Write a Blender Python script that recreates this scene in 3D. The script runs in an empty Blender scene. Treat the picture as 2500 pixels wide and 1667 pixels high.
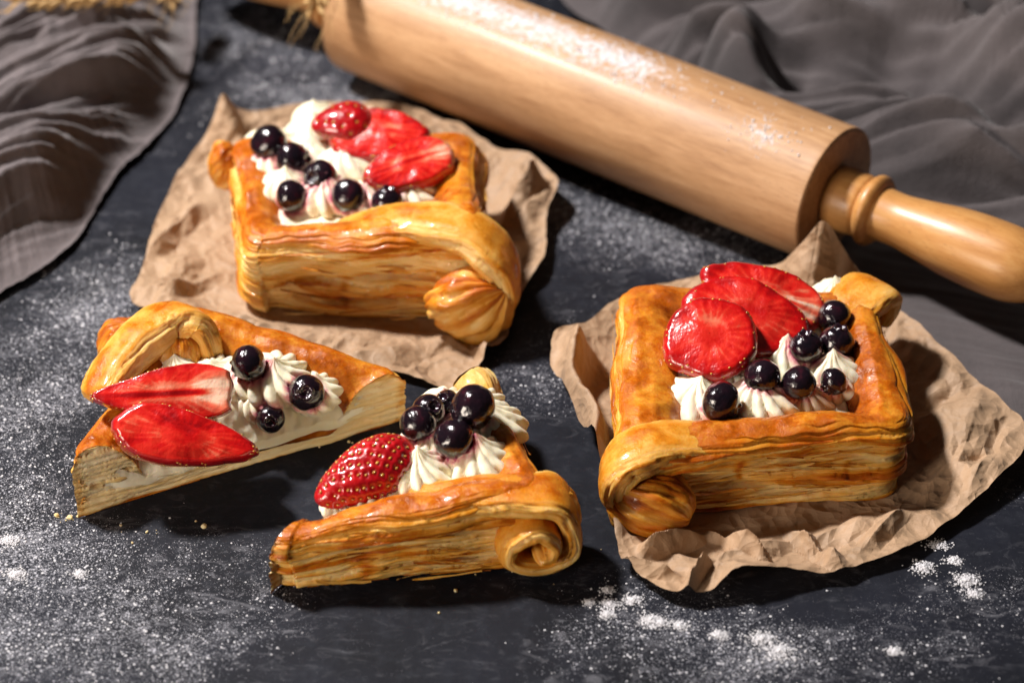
import bpy, bmesh, math, random
import numpy as np
from mathutils import Vector, Matrix

# ------------------------------------------------------------------ camera, light, exposure
S = 0.01                                   # all numbers below are centimetres
sc = bpy.context.scene
cam_d = bpy.data.cameras.new("camera"); cam = bpy.data.objects.new("camera", cam_d)
sc.collection.objects.link(cam); sc.camera = cam
PITCH = math.radians(37); DIST = 92.0
cam.location = (0, -DIST*math.cos(PITCH)*S, DIST*math.sin(PITCH)*S)
cam.rotation_euler = (math.radians(90)-PITCH, 0, 0)
cam_d.lens = 90; cam_d.sensor_width = 36; cam_d.clip_start = 0.01; cam_d.clip_end = 20
cam_d.dof.use_dof = True; cam_d.dof.focus_distance = 0.845; cam_d.dof.aperture_fstop = 7.1
cam_d.dof.aperture_blades = 9

world = bpy.data.worlds.new("World"); sc.world = world; world.use_nodes = True
wb = world.node_tree.nodes["Background"]; wb.inputs[0].default_value = (1.0, 0.93, 0.92, 1); wb.inputs[1].default_value = 0.022

def area(name, loc, target, size, power, col, size_y=None):
    l = bpy.data.lights.new(name, 'AREA'); o = bpy.data.objects.new(name, l); sc.collection.objects.link(o)
    l.energy = power; l.color = col; l.size = size*S
    if size_y: l.shape = 'RECTANGLE'; l.size_y = size_y*S
    o.location = Vector(loc)*S
    o.rotation_euler = (Vector(target)-Vector(loc)).to_track_quat('-Z', 'Y').to_euler()
    return o
area("key_light", (-70, 31, 116), (0, -1, 0), 14, 37, (1.0, 0.955, 0.92))
area("fill_light", (-70, -68, 30), (0, -5, 2), 36, 6.2, (1.0, 0.86, 0.73), 30)

sc.view_settings.view_transform = 'Standard'; sc.view_settings.look = 'None'
sc.view_settings.exposure = 0; sc.view_settings.gamma = 1
sc.render.film_transparent = False
sc.cycles.use_denoising = True
sc.cycles.max_bounces = 6; sc.cycles.diffuse_bounces = 3; sc.cycles.glossy_bounces = 3; sc.cycles.sample_clamp_indirect = 6
sc.cycles.use_adaptive_sampling = True; sc.cycles.adaptive_threshold = 0.02

RNG = np.random.default_rng(7)
random.seed(7)

# ------------------------------------------------------------------ numpy noise
_perm = np.random.default_rng(3).permutation(256); _perm = np.concatenate([_perm, _perm, _perm])
_g = np.random.default_rng(4).normal(size=(256, 3)); _g /= np.linalg.norm(_g, axis=1)[:, None]
def pn(x, y, z=0.0, seed=0):
    z = np.asarray(z, float)+.37
    x, y, z = np.broadcast_arrays(np.asarray(x, float)+seed*17.31, np.asarray(y, float)+seed*5.77, np.asarray(z, float)+seed*3.13)
    xi, yi, zi = np.floor(x).astype(int), np.floor(y).astype(int), np.floor(z).astype(int)
    fx, fy, fz = x-xi, y-yi, z-zi
    u, v, w = (f*f*f*(f*(f*6-15)+10) for f in (fx, fy, fz))
    xi &= 255; yi &= 255; zi &= 255
    out = 0
    for dx in (0, 1):
        for dy in (0, 1):
            for dz in (0, 1):
                h = _perm[_perm[_perm[xi+dx]+yi+dy]+zi+dz]
                g = _g[h]
                d = g[..., 0]*(fx-dx)+g[..., 1]*(fy-dy)+g[..., 2]*(fz-dz)
                out = out + d*(u if dx else 1-u)*(v if dy else 1-v)*(w if dz else 1-w)
    return out*1.5
def fbm(x, y, z=0.0, o=3, seed=0):
    r = 0; a = 1; f = 1
    for i in range(o):
        r = r + a*pn(np.asarray(x)*f, np.asarray(y)*f, np.asarray(z)*f, seed+i*11); a *= .5; f *= 2.03
    return r
def h1(i, seed=0):
    return _perm[(_perm[np.asarray(i).astype(int) & 255]+seed) & 255]/127.5-1.0
def sst(a, b, x):
    t = np.clip((x-a)/(b-a), 0, 1); return t*t*(3-2*t)
def facet(x, y, seed=0):
    """crumple: linear interpolation of random heights over a warped triangular grid"""
    xi, yi = np.floor(x).astype(int), np.floor(y).astype(int); fx, fy = x-xi, y-yi
    def H(a, b): return _perm[_perm[(a+seed*31) & 255]+(b & 255)]/127.5-1.0
    a, b, c, d = H(xi, yi), H(xi+1, yi), H(xi, yi+1), H(xi+1, yi+1)
    lo = a+(b-a)*fx+(d-b)*fy; hi = a+(d-c)*fx+(c-a)*fy
    return np.where(fx > fy, lo, hi)

# ------------------------------------------------------------------ mesh helpers
def mesh_np(name, V, F, attrs=None, smooth=True):
    """V (n,3) in cm, F (m,4) or (m,3)"""
    me = bpy.data.meshes.new(name)
    V = np.asarray(V, float)*S; F = np.asarray(F, int)
    k = F.shape[1]
    me.vertices.add(len(V)); me.vertices.foreach_set('co', V.astype(np.float32).ravel())
    me.loops.add(F.size); me.loops.foreach_set('vertex_index', F.astype(np.int32).ravel())
    me.polygons.add(len(F)); me.polygons.foreach_set('loop_start', np.arange(0, F.size, k, dtype=np.int32))
    me.polygons.foreach_set('loop_total', np.full(len(F), k, dtype=np.int32))
    me.update(calc_edges=True); me.validate()
    if smooth: me.polygons.foreach_set('use_smooth', np.ones(len(F), dtype=bool))
    for n, a in (attrs or {}).items():
        a = np.asarray(a, np.float32)
        if a.ndim == 1: at = me.attributes.new(n, 'FLOAT', 'POINT'); at.data.foreach_set('value', a)
        else: at = me.attributes.new(n, 'FLOAT_VECTOR', 'POINT'); at.data.foreach_set('vector', a.ravel())
    me.update()
    return me
def grid_faces(nr, nc, wrap=True, flip=False):
    r = np.arange(nr-1)[:, None]; c = np.arange(nc if wrap else nc-1)[None, :]
    a = r*nc+c; b = r*nc+(c+1) % nc; d = (r+1)*nc+c; e = (r+1)*nc+(c+1) % nc
    F = np.stack([a, b, e, d], -1).reshape(-1, 4)
    return F[:, ::-1] if flip else F
def link(o, parent=None):
    sc.collection.objects.link(o)
    if parent: o.parent = parent
    return o
def obj(name, me, mat, parent=None):
    o = bpy.data.objects.new(name, me)
    if mat and not me.materials: me.materials.append(mat)
    return link(o, parent)
def tag(o, label, cat, group=None):
    o['label'] = label; o['category'] = cat
    if group: o['group'] = group
    return o
def struct(o): o['kind'] = 'structure'; return o
def stuff(o): o['kind'] = 'stuff'; return o
def empty(name, loc):
    o = bpy.data.objects.new(name, None); o.location = Vector(loc)*S; o.empty_display_size = .01
    return link(o)
def catmull(P, n, closed=False):
    P = np.asarray(P, float); m = len(P)
    if closed: t = np.linspace(0, m, n, endpoint=False)
    else: t = np.linspace(0, m-1, n)
    i = np.floor(t).astype(int)
    if not closed: i = np.minimum(i, m-2)
    f = (t-i)[:, None]
    g = (lambda k: P[k % m]) if closed else (lambda k: P[np.clip(k, 0, m-1)])
    p0, p1, p2, p3 = g(i-1), g(i), g(i+1), g(i+2)
    return .5*((2*p1)+(-p0+p2)*f+(2*p0-5*p1+4*p2-p3)*f*f+(-p0+3*p1-3*p2+p3)*f**3)
def ico_batch(centers, radii, squash=None, sub=1):
    bm = bmesh.new(); bmesh.ops.create_icosphere(bm, subdivisions=sub, radius=1)
    v = np.array([q.co for q in bm.verts]); f = np.array([[q.index for q in p.verts] for p in bm.faces]); bm.free()
    n = len(v); C = np.asarray(centers); R = np.asarray(radii).reshape(-1, 1, 1)
    jit = 1+.25*RNG.normal(size=(len(C), n, 1))
    V = v[None]*R*jit
    if squash is not None: V[..., 2] *= squash
    V = (V+C[:, None]).reshape(-1, 3)
    Fa = (f[None]+(np.arange(len(C))*n)[:, None, None]).reshape(-1, 3)
    return V, Fa

# ------------------------------------------------------------------ material helpers
def mat(name):
    m = bpy.data.materials.new(name); m.use_nodes = True
    nt = m.node_tree; b = nt.nodes['Principled BSDF']
    return m, nt, b
def N(nt, t, **kw):
    n = nt.nodes.new(t)
    for k, v in kw.items():
        if k in n.inputs: n.inputs[k].default_value = v
        else: setattr(n, k, v)
    return n
def L(nt, a, b): nt.links.new(a, b)
def attr(nt, name): return N(nt, 'ShaderNodeAttribute', attribute_name=name)
def coord_cm(nt, src=None, scale=(1, 1, 1)):
    if src is None:
        src = N(nt, 'ShaderNodeTexCoord').outputs['Object']; k = 1/S
    else: k = 1
    m = N(nt, 'ShaderNodeVectorMath', operation='MULTIPLY'); L(nt, src, m.inputs[0])
    m.inputs[1].default_value = tuple(k*c for c in scale)
    return m.outputs[0]
def noise(nt, vec, scale, detail=3, rough=.55, dist=0):
    n = N(nt, 'ShaderNodeTexNoise'); L(nt, vec, n.inputs['Vector'])
    n.inputs['Scale'].default_value = scale; n.inputs['Detail'].default_value = detail
    n.inputs['Roughness'].default_value = rough; n.inputs['Distortion'].default_value = dist
    return n.outputs['Fac']
def math_(nt, op, a, b=None, c=None, clamp=False):
    n = N(nt, 'ShaderNodeMath', operation=op); n.use_clamp = clamp
    for i, x in enumerate((a, b, c)):
        if x is None: continue
        if isinstance(x, (int, float)): n.inputs[i].default_value = x
        else: L(nt, x, n.inputs[i])
    return n.outputs[0]
def ramp(nt, fac, stops, interp='LINEAR'):
    r = N(nt, 'ShaderNodeValToRGB'); cr = r.color_ramp; cr.interpolation = interp
    while len(cr.elements) < len(stops): cr.elements.new(.5)
    for e, (p, c) in zip(cr.elements, stops):
        e.position = p; e.color = (*c, 1) if len(c) == 3 else c
    L(nt, fac, r.inputs[0]); return r.outputs[0]
def mixc(nt, fac, a, b, blend='MIX'):
    n = N(nt, 'ShaderNodeMix', data_type='RGBA', blend_type=blend)
    for s, x in ((0, fac), (6, a), (7, b)):
        if isinstance(x, (int, float)): n.inputs[s].default_value = x
        elif isinstance(x, tuple): n.inputs[s].default_value = (*x, 1)
        else: L(nt, x, n.inputs[s])
    return n.outputs[2]
def maprange(nt, x, a, b, c=0, d=1):
    n = N(nt, 'ShaderNodeMapRange'); L(nt, x, n.inputs[0])
    for i, v in enumerate((a, b, c, d)): n.inputs[i+1].default_value = v
    return n.outputs[0]
def bump(nt, b, height, strength=.5, dist=.02, chain=None):
    n = N(nt, 'ShaderNodeBump'); n.inputs['Strength'].default_value = strength; n.inputs['Distance'].default_value = dist*S
    L(nt, height, n.inputs['Height'])
    if chain is not None: L(nt, chain, n.inputs['Normal'])
    L(nt, n.outputs[0], b.inputs['Normal']); return n.outputs[0]
def setb(b, **kw):
    for k, v in kw.items():
        b.inputs[k.replace('_', ' ')].default_value = v if not (isinstance(v, tuple) and len(v) == 3 and k != 'Subsurface_Radius') else (*v, 1)

# ---- crust: browning follows the baked dough itself (attribute "bake"), streaks run along the layers ("flow")
def crust_material():
    m, nt, b = mat('puff_pastry_crust')
    fl = attr(nt, 'flow').outputs['Vector']; bk = attr(nt, 'bake').outputs['Fac']; sd = attr(nt, 'side').outputs['Fac']
    s1 = noise(nt, coord_cm(nt, fl, (.5, 4.5, 1)), 1.0, 3, .6, .3)
    s2 = noise(nt, coord_cm(nt, fl, (1.2, 15, 1)), 1.0, 2, .6, .2)
    o = coord_cm(nt)
    t1 = noise(nt, o, 1.1, 3, .6, .4); t2 = noise(nt, o, 7, 2, .6)
    str_ = math_(nt, 'ADD', math_(nt, 'MULTIPLY', math_(nt, 'SUBTRACT', s1, .5), .62), math_(nt, 'MULTIPLY', math_(nt, 'SUBTRACT', s2, .5), .30))
    top = math_(nt, 'ADD', math_(nt, 'MULTIPLY', math_(nt, 'SUBTRACT', t1, .5), .72), math_(nt, 'MULTIPLY', math_(nt, 'SUBTRACT', t2, .5), .28))
    mixn = N(nt, 'ShaderNodeMix'); L(nt, sd, mixn.inputs[0]); L(nt, top, mixn.inputs[2]); L(nt, str_, mixn.inputs[3])
    v = math_(nt, 'ADD', bk, mixn.outputs[0], clamp=True)
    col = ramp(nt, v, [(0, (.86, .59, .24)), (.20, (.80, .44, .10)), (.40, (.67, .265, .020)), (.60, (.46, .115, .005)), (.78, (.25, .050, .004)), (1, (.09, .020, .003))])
    L(nt, col, b.inputs['Base Color'])
    gl = noise(nt, o, 2.2, 3, .6)
    wet = math_(nt, 'MULTIPLY', maprange(nt, gl, .46, .62), maprange(nt, bk, .15, .45, .55, 1), clamp=True)
    L(nt, maprange(nt, wet, 0, 1, .48, .24), b.inputs['Roughness'])
    L(nt, math_(nt, 'MULTIPLY', wet, .6), b.inputs['Coat Weight']); setb(b, Coat_Roughness=.09, Coat_Tint=(1, .85, .6)); b.inputs['Specular IOR Level'].default_value = .32
    setb(b, Subsurface_Weight=.30, Subsurface_Radius=(1, .42, .12), Subsurface_Scale=.0035)
    f3 = noise(nt, o, 14, 2, .65)
    mb = N(nt, 'ShaderNodeMix'); L(nt, sd, mb.inputs[0]); L(nt, math_(nt, 'ADD', math_(nt, 'MULTIPLY', t2, .32), math_(nt, 'MULTIPLY', f3, .22)), mb.inputs[2])
    L(nt, math_(nt, 'ADD', math_(nt, 'ADD', math_(nt, 'MULTIPLY', s2, .8), math_(nt, 'MULTIPLY', s1, .5)), math_(nt, 'MULTIPLY', f3, .35)), mb.inputs[3])
    bump(nt, b, mb.outputs[0], .6, .07)
    return m
def crumb_material():
    m, nt, b = mat('pastry_crumb')
    fl = attr(nt, 'flow').outputs['Vector']; bk = attr(nt, 'bake').outputs['Fac']
    s1 = noise(nt, coord_cm(nt, fl, (.8, 6, 1)), 1, 4, .65, .6); o = coord_cm(nt); n2 = noise(nt, o, 5, 5, .7)
    v = math_(nt, 'ADD', bk, math_(nt, 'ADD', math_(nt, 'MULTIPLY', math_(nt, 'SUBTRACT', s1, .5), .6), math_(nt, 'MULTIPLY', math_(nt, 'SUBTRACT', n2, .5), .25)), clamp=True)
    col = ramp(nt, v, [(0, (.90, .74, .46)), (.35, (.86, .60, .26)), (.6, (.74, .36, .07)), (.85, (.50, .16, .015)), (1, (.25, .06, .006))])
    L(nt, col, b.inputs['Base Color']); setb(b, Roughness=.62, Subsurface_Weight=.3, Subsurface_Radius=(1, .55, .25), Subsurface_Scale=.004)
    bump(nt, b, math_(nt, 'ADD', math_(nt, 'MULTIPLY', s1, 1.5), math_(nt, 'MULTIPLY', n2, .35)), .5, .10)
    return m
def cream_material():
    m, nt, b = mat('whipped_cream')
    o = coord_cm(nt); st = attr(nt, 'stain').outputs['Fac']
    n1 = noise(nt, o, 2.5, 4, .6); n2 = noise(nt, o, 16, 3, .6)
    base = mixc(nt, maprange(nt, n1, .35, .7), (.93, .87, .68), (.92, .82, .58))
    stf = math_(nt, 'MULTIPLY', st, maprange(nt, noise(nt, o, 4, 4, .6, .5), .30, .62), clamp=True)
    col = ramp(nt, stf, [(0, (1, 1, 1)), (.35, (.90, .52, .62)), (.8, (.50, .06, .20)), (1, (.25, .02, .10))])
    L(nt, mixc(nt, 1.0, base, col, 'MULTIPLY'), b.inputs['Base Color'])
    setb(b, Roughness=.38, Subsurface_Weight=.35, Subsurface_Radius=(1, .75, .4), Subsurface_Scale=.0025, Coat_Weight=.15, Coat_Roughness=.3)
    bump(nt, b, math_(nt, 'ADD', n2, n1), .25, .03)
    return m
def berry_material():
    m, nt, b = mat('glazed_blueberry')
    o = coord_cm(nt); n1 = noise(nt, o, 1.6, 4, .6); n2 = noise(nt, o, 6, 3, .6); cr = attr(nt, 'crown').outputs['Fac']
    col = ramp(nt, n1, [(.35, (.006, .004, .007)), (.6, (.014, .005, .009)), (.78, (.050, .006, .014))])
    col = mixc(nt, math_(nt, 'MULTIPLY', cr, .5), col, (.035, .010, .020))
    L(nt, col, b.inputs['Base Color'])
    L(nt, maprange(nt, n2, .3, .8, .10, .24), b.inputs['Roughness'])
    setb(b, Coat_Weight=.9, Coat_Roughness=.05, IOR=1.45)
    bump(nt, b, math_(nt, 'ADD', math_(nt, 'MULTIPLY', n1, 2.0), n2), .22, .08)
    return m
def strawberry_material():
    m, nt, b = mat('glazed_strawberry')
    uv = attr(nt, 'uvw').outputs['Vector']; rad = attr(nt, 'rad').outputs['Fac']; skin = attr(nt, 'skin').outputs['Fac']; pale = attr(nt, 'pale').outputs['Fac']
    o = coord_cm(nt); n1 = noise(nt, o, 1.8, 4, .6, .3); fib = noise(nt, coord_cm(nt, uv, (1.1, 4.5, 1)), 1, 2, .6, .8); n3 = noise(nt, o, 5, 2, .6)
    v = math_(nt, 'ADD', pale, math_(nt, 'ADD', math_(nt, 'MULTIPLY', math_(nt, 'SUBTRACT', n1, .5), .5), math_(nt, 'MULTIPLY', math_(nt, 'SUBTRACT', fib, .5), .30)), clamp=True)
    face = ramp(nt, v, [(0, (.30, .001, .003)), (.22, (.55, .004, .004)), (.45, (.72, .030, .016)), (.7, (.80, .20, .11)), (1, (.88, .60, .44))])
    sk = ramp(nt, n1, [(.3, (.30, .001, .005)), (.7, (.55, .005, .009))])
    L(nt, mixc(nt, skin, face, sk), b.inputs['Base Color'])
    setb(b, Roughness=.3, Coat_Weight=1.0, Coat_Roughness=.05, Subsurface_Weight=.22, Subsurface_Radius=(1, .2, .1), Subsurface_Scale=.003)
    bump(nt, b, math_(nt, 'ADD', math_(nt, 'MULTIPLY', n1, 1.2), math_(nt, 'MULTIPLY', n3, .7)), .36, .10)
    return m
def seed_material():
    m, nt, b = mat('strawberry_seed')
    n = noise(nt, coord_cm(nt), 3, 2); L(nt, ramp(nt, n, [(.35, (.42, .17, .02)), (.65, (.68, .40, .07))]), b.inputs['Base Color'])
    setb(b, Roughness=.25, Coat_Weight=.8, Coat_Roughness=.08); return m
def paper_material():
    m, nt, b = mat('brown_parchment')
    o = coord_cm(nt); n1 = noise(nt, o, .35, 4, .6); n2 = noise(nt, o, 12, 3, .7); n3 = noise(nt, coord_cm(nt, None, (5, 26, 10)), 1, 2, .6, 1.0)
    v = math_(nt, 'ADD', math_(nt, 'MULTIPLY', n1, .6), math_(nt, 'ADD', math_(nt, 'MULTIPLY', n2, .3), math_(nt, 'MULTIPLY', n3, .22)))
    col = ramp(nt, v, [(.3, (.33, .200, .112)), (.55, (.45, .290, .172)), (.8, (.54, .365, .235))])
    vor = N(nt, 'ShaderNodeTexVoronoi'); L(nt, o, vor.inputs['Vector']); vor.inputs['Scale'].default_value = 3.2
    spk = maprange(nt, vor.outputs['Distance'], .02, .07, 1, 0)
    col = mixc(nt, math_(nt, 'MULTIPLY', spk, .55), col, (.10, .05, .03))
    L(nt, col, b.inputs['Base Color']); setb(b, Roughness=.62, Sheen_Weight=.05)
    wv = N(nt, 'ShaderNodeVectorMath', operation='ADD'); L(nt, o, wv.inputs[0])
    nz = N(nt, 'ShaderNodeTexNoise'); L(nt, o, nz.inputs['Vector']); nz.inputs['Scale'].default_value = .8; nz.inputs['Detail'].default_value = 1
    L(nt, nz.outputs['Color'], wv.inputs[1])
    def cones(sc_):
        v = N(nt, 'ShaderNodeTexVoronoi'); L(nt, wv.outputs[0], v.inputs['Vector']); v.inputs['Scale'].default_value = sc_; return v.outputs['Distance']
    hgt = math_(nt, 'ADD', math_(nt, 'ADD', math_(nt, 'MULTIPLY', cones(.9), 1.0), math_(nt, 'MULTIPLY', cones(2.3), .42)), math_(nt, 'MULTIPLY', n2, .06))
    bump(nt, b, hgt, .7, .30)
    tr = N(nt, 'ShaderNodeBsdfTranslucent'); L(nt, col, tr.inputs['Color']); mx = N(nt, 'ShaderNodeMixShader'); mx.inputs[0].default_value = .12
    out = nt.nodes['Material Output']; L(nt, b.outputs[0], mx.inputs[1]); L(nt, tr.outputs[0], mx.inputs[2]); L(nt, mx.outputs[0], out.inputs[0])
    return m
def cloth_material(name, k):
    m, nt, b = mat(name)
    o = coord_cm(nt); n1 = noise(nt, o, .5, 4, .6); w1 = noise(nt, coord_cm(nt, None, (22, 3, 6)), 1, 2); w2 = noise(nt, coord_cm(nt, None, (3, 22, 6)), 1, 2)
    wv = math_(nt, 'ADD', w1, w2)
    v = math_(nt, 'ADD', math_(nt, 'MULTIPLY', n1, .6), math_(nt, 'MULTIPLY', wv, .25))
    L(nt, ramp(nt, v, [(.35, (.076*k, .062*k, .064*k)), (.75, (.140*k, .115*k, .119*k))]), b.inputs['Base Color'])
    setb(b, Roughness=.85, Sheen_Weight=.25, Sheen_Roughness=.5)
    bump(nt, b, wv, .4, .05); return m
def flour_material():
    m, nt, b = mat('flour'); n = noise(nt, coord_cm(nt), 20, 3)
    L(nt, ramp(nt, n, [(.3, (.58, .57, .60)), (.7, (.80, .79, .82))]), b.inputs['Base Color']); setb(b, Roughness=.95); bump(nt, b, n, .6, .05); return m
def table_material():
    m, nt, b = mat('dark_slate_table')
    o = coord_cm(nt); fl = attr(nt, 'flour').outputs['Fac']
    n1 = noise(nt, o, .18, 4, .6); n2 = noise(nt, o, 1.4, 4, .65)
    sl = mixc(nt, maprange(nt, n1, .35, .65), (.0055, .0062, .0095), (.011, .0125, .020))
    sl = mixc(nt, math_(nt, 'MULTIPLY', maprange(nt, n2, .5, .75), .5), sl, (.025, .028, .038))
    # fine flour dust: specks of two sizes, more of them where more was strewn
    def specks(scale, lo, hi, k):
        v = N(nt, 'ShaderNodeTexVoronoi'); L(nt, o, v.inputs['Vector']); v.inputs['Scale'].default_value = scale
        rnd = N(nt, 'ShaderNodeSeparateColor'); L(nt, v.outputs['Color'], rnd.inputs[0])
        size = math_(nt, 'SUBTRACT', math_(nt, 'MULTIPLY', fl, k), rnd.outputs[0])
        return math_(nt, 'MULTIPLY', maprange(nt, math_(nt, 'SUBTRACT', math_(nt, 'MULTIPLY', size, 1.1), v.outputs['Distance']), -.12, .05), maprange(nt, rnd.outputs[1], 0, 1, lo, hi), clamp=True)
    film = math_(nt, 'MULTIPLY', math_(nt, 'MULTIPLY', maprange(nt, noise(nt, coord_cm(nt, None, (.9, 1.7, 1)), 1, 5, .74, 1.6), .53, .74), math_(nt, 'ADD', fl, .07)), .42)
    a = specks(13, .2, .85, .66); c = specks(26, .12, .6, .85)
    f = math_(nt, 'MAXIMUM', math_(nt, 'MAXIMUM', a, c), film, clamp=True)
    L(nt, mixc(nt, f, sl, (.55, .55, .61)), b.inputs['Base Color'])
    L(nt, maprange(nt, math_(nt, 'MAXIMUM', f, math_(nt, 'MULTIPLY', n2, .4)), 0, .6, .50, .8), b.inputs['Roughness'])
    b.inputs['Specular IOR Level'].default_value = .16
    bump(nt, b, n2, .3, .08)
    return m
def wood_material(name, lo, mid, hi, coat, flour):
    m, nt, b = mat(name)
    o = coord_cm(nt)
    g1 = noise(nt, coord_cm(nt, None, (.25, 3.2, 3.2)), 1, 5, .6, .5); g2 = noise(nt, coord_cm(nt, None, (1.5, 16, 16)), 1, 4, .6, .3); n1 = noise(nt, o, .3, 3)
    v = math_(nt, 'ADD', math_(nt, 'ADD', math_(nt, 'MULTIPLY', g1, .5), math_(nt, 'MULTIPLY', g2, .28)), math_(nt, 'MULTIPLY', n1, .22))
    col = ramp(nt, v, [(.36, lo), (.5, mid), (.64, hi)])
    # short dark pores along the grain
    vo = N(nt, 'ShaderNodeTexVoronoi'); L(nt, coord_cm(nt, None, (1.6, 9, 9)), vo.inputs['Vector']); vo.inputs['Scale'].default_value = 1.3
    pore = math_(nt, 'MULTIPLY', maprange(nt, vo.outputs['Distance'], .08, .26, 1, 0), maprange(nt, n1, .45, .6))
    col = mixc(nt, math_(nt, 'MULTIPLY', pore, .5), col, (.17, .065, .022))
    if flour:
        fl = attr(nt, 'flour').outputs['Fac']
        fn = noise(nt, o, 4.2, 5, .7); fm = maprange(nt, math_(nt, 'ADD', fl, math_(nt, 'MULTIPLY', math_(nt, 'SUBTRACT', fn, .5), 2.0)), .50, .86)
        col = mixc(nt, math_(nt, 'MULTIPLY', fm, .85), col, (.70, .68, .72))
        L(nt, maprange(nt, fm, 0, 1, .52, .9), b.inputs['Roughness'])
    else: setb(b, Roughness=.40)
    L(nt, col, b.inputs['Base Color']); setb(b, Coat_Weight=coat, Coat_Roughness=.2)
    bump(nt, b, math_(nt, 'ADD', g2, g1), .18, .03); return m
def wheat_material():
    m, nt, b = mat('dry_wheat'); n = noise(nt, coord_cm(nt), 5, 3)
    L(nt, ramp(nt, n, [(.3, (.34, .19, .06)), (.7, (.56, .36, .15))]), b.inputs['Base Color']); setb(b, Roughness=.6); return m
def juice_material():
    m, nt, b = mat('berry_flesh'); n = noise(nt, coord_cm(nt), 6, 4, .6)
    L(nt, ramp(nt, n, [(.35, (.03, .004, .012)), (.6, (.22, .02, .08)), (.75, (.60, .22, .32))]), b.inputs['Base Color']); setb(b, Roughness=.25, Coat_Weight=.6); return m

M_CRUST = crust_material(); M_CRUMB = crumb_material(); M_CREAM = cream_material(); M_BERRY = berry_material(); M_STRAW = strawberry_material()
M_SEED = seed_material(); M_PAPER = paper_material(); M_CLOTH = cloth_material('grey_linen', 1.2); M_CLOTH_SHADED = cloth_material('shaded_grey_linen', .66); M_FLOUR = flour_material(); M_TABLE = table_material()  # one linen, two tints: shade painted into the right cloth, light into the left
M_WOOD = wood_material('beech_barrel', (.29, .140, .058), (.44, .240, .112), (.55, .325, .168), .05, True)
M_HANDLE = wood_material('varnished_handle', (.40, .17, .045), (.53, .25, .075), (.60, .32, .11), .14, False)
M_WHEAT = wheat_material(); M_FLESH = juice_material()

# ------------------------------------------------------------------ table
def flour_density(x, y):
    d = .13+.18*fbm(x*.12, y*.12, 0, 3, 5)
    blobs = [  # x, y, rx, ry, weight (positive adds flour, negative thins it)
        -16.27, -13.33, 6, 5, .26, -10.35, -13.9, 5, 2.6, .37, -12.61, -16.48, 5, 2, .32, -17.07, -5.73, 3, 4, .42, -16.38, -10.99, 2, 2, .35,
        2.97, -14.28, 3.5, 1.8, .40, 8.26, -15.76, 4, 1.8, .42, 5.03, -16.84, 5, 1.5, .32, 14.24, -13.9, 3, 2.5, .22,
        4.84, 7.1, 4.6, 2.2, .62, 1.59, 9.35, 3, 2, .40, 6.91, 4.94, 4, 1.4, .40, 0.57, -2.78, 2.2, 1.6, .42,
        -10.74, 22.64, 3.5, 3, .52, -6.75, 16.93, 4, 2.4, .52, -4.18, 15.66, 3, 1.6, .5, -14.12, 4.94, 4.5, 2.6, .34, -15.22, 1.57, 4, 2.5, .38, -16.69, -1.6, 4, 3, .32,
        -12.16, 18.89, 3, 3, .22, -1.74, -1.6, 1.6, 1.2, .2,
        -4.83, -7.25, 5, 2.2, -.26, -1.42, -3.93, 2, 1.4, -.15, -3.19, -15.39, 4, 2.6, -.16, 15.4, -10.38, 3, 2, -.22, -13.39, 11.09, 3.5, 5, -.16, 1.38, -7.25, 2, 3, -.24, -1.29, -13.9, 3.5, 1.2, -.28, -9.37, -8.95, 3, 1.1, -.12, 6.51, -13.33, 5, 1.0, -.10]
    for i in range(0, len(blobs), 5):
        bx, by, rx, ry, w = blobs[i:i+5]
        d = d+w*np.exp(-(((x-bx)/rx)**2+((y-by)/ry)**2)*.9)
    d = d+.20*fbm(x*.55, y*.55, 0, 3, 9)+.16*fbm(x*1.9, y*1.9, 0, 2, 10)+.14*fbm(x*.5+y*.7, (y-x*.6)*2.6, 0, 2, 12)
    return np.clip(d, 0, 1)
xs = np.arange(-52, 52.1, .5); ys = np.arange(-48, 80.1, .5)
X, Y = np.meshgrid(xs, ys)
V = np.stack([X, Y, np.zeros_like(X)], -1)
nr, nc = X.shape
Vt = V.reshape(-1, 3); Ft = grid_faces(nr, nc, False)
per = np.concatenate([np.arange(nc), nc*np.arange(1, nr)+nc-1, nc*(nr-1)+np.arange(nc-2, -1, -1), nc*np.arange(nr-2, 0, -1)])
low = Vt[per].copy(); low[:, 2] = -3; i0 = len(Vt); k = np.arange(len(per)); k2 = (k+1) % len(per)
Ft = np.concatenate([Ft, np.stack([per[k2], per[k], i0+k, i0+k2], -1)])
Vt = np.concatenate([Vt, low])
struct(obj('table', mesh_np('table', Vt, Ft, {'flour': flour_density(Vt[:, 0], Vt[:, 1])}), M_TABLE))

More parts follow.
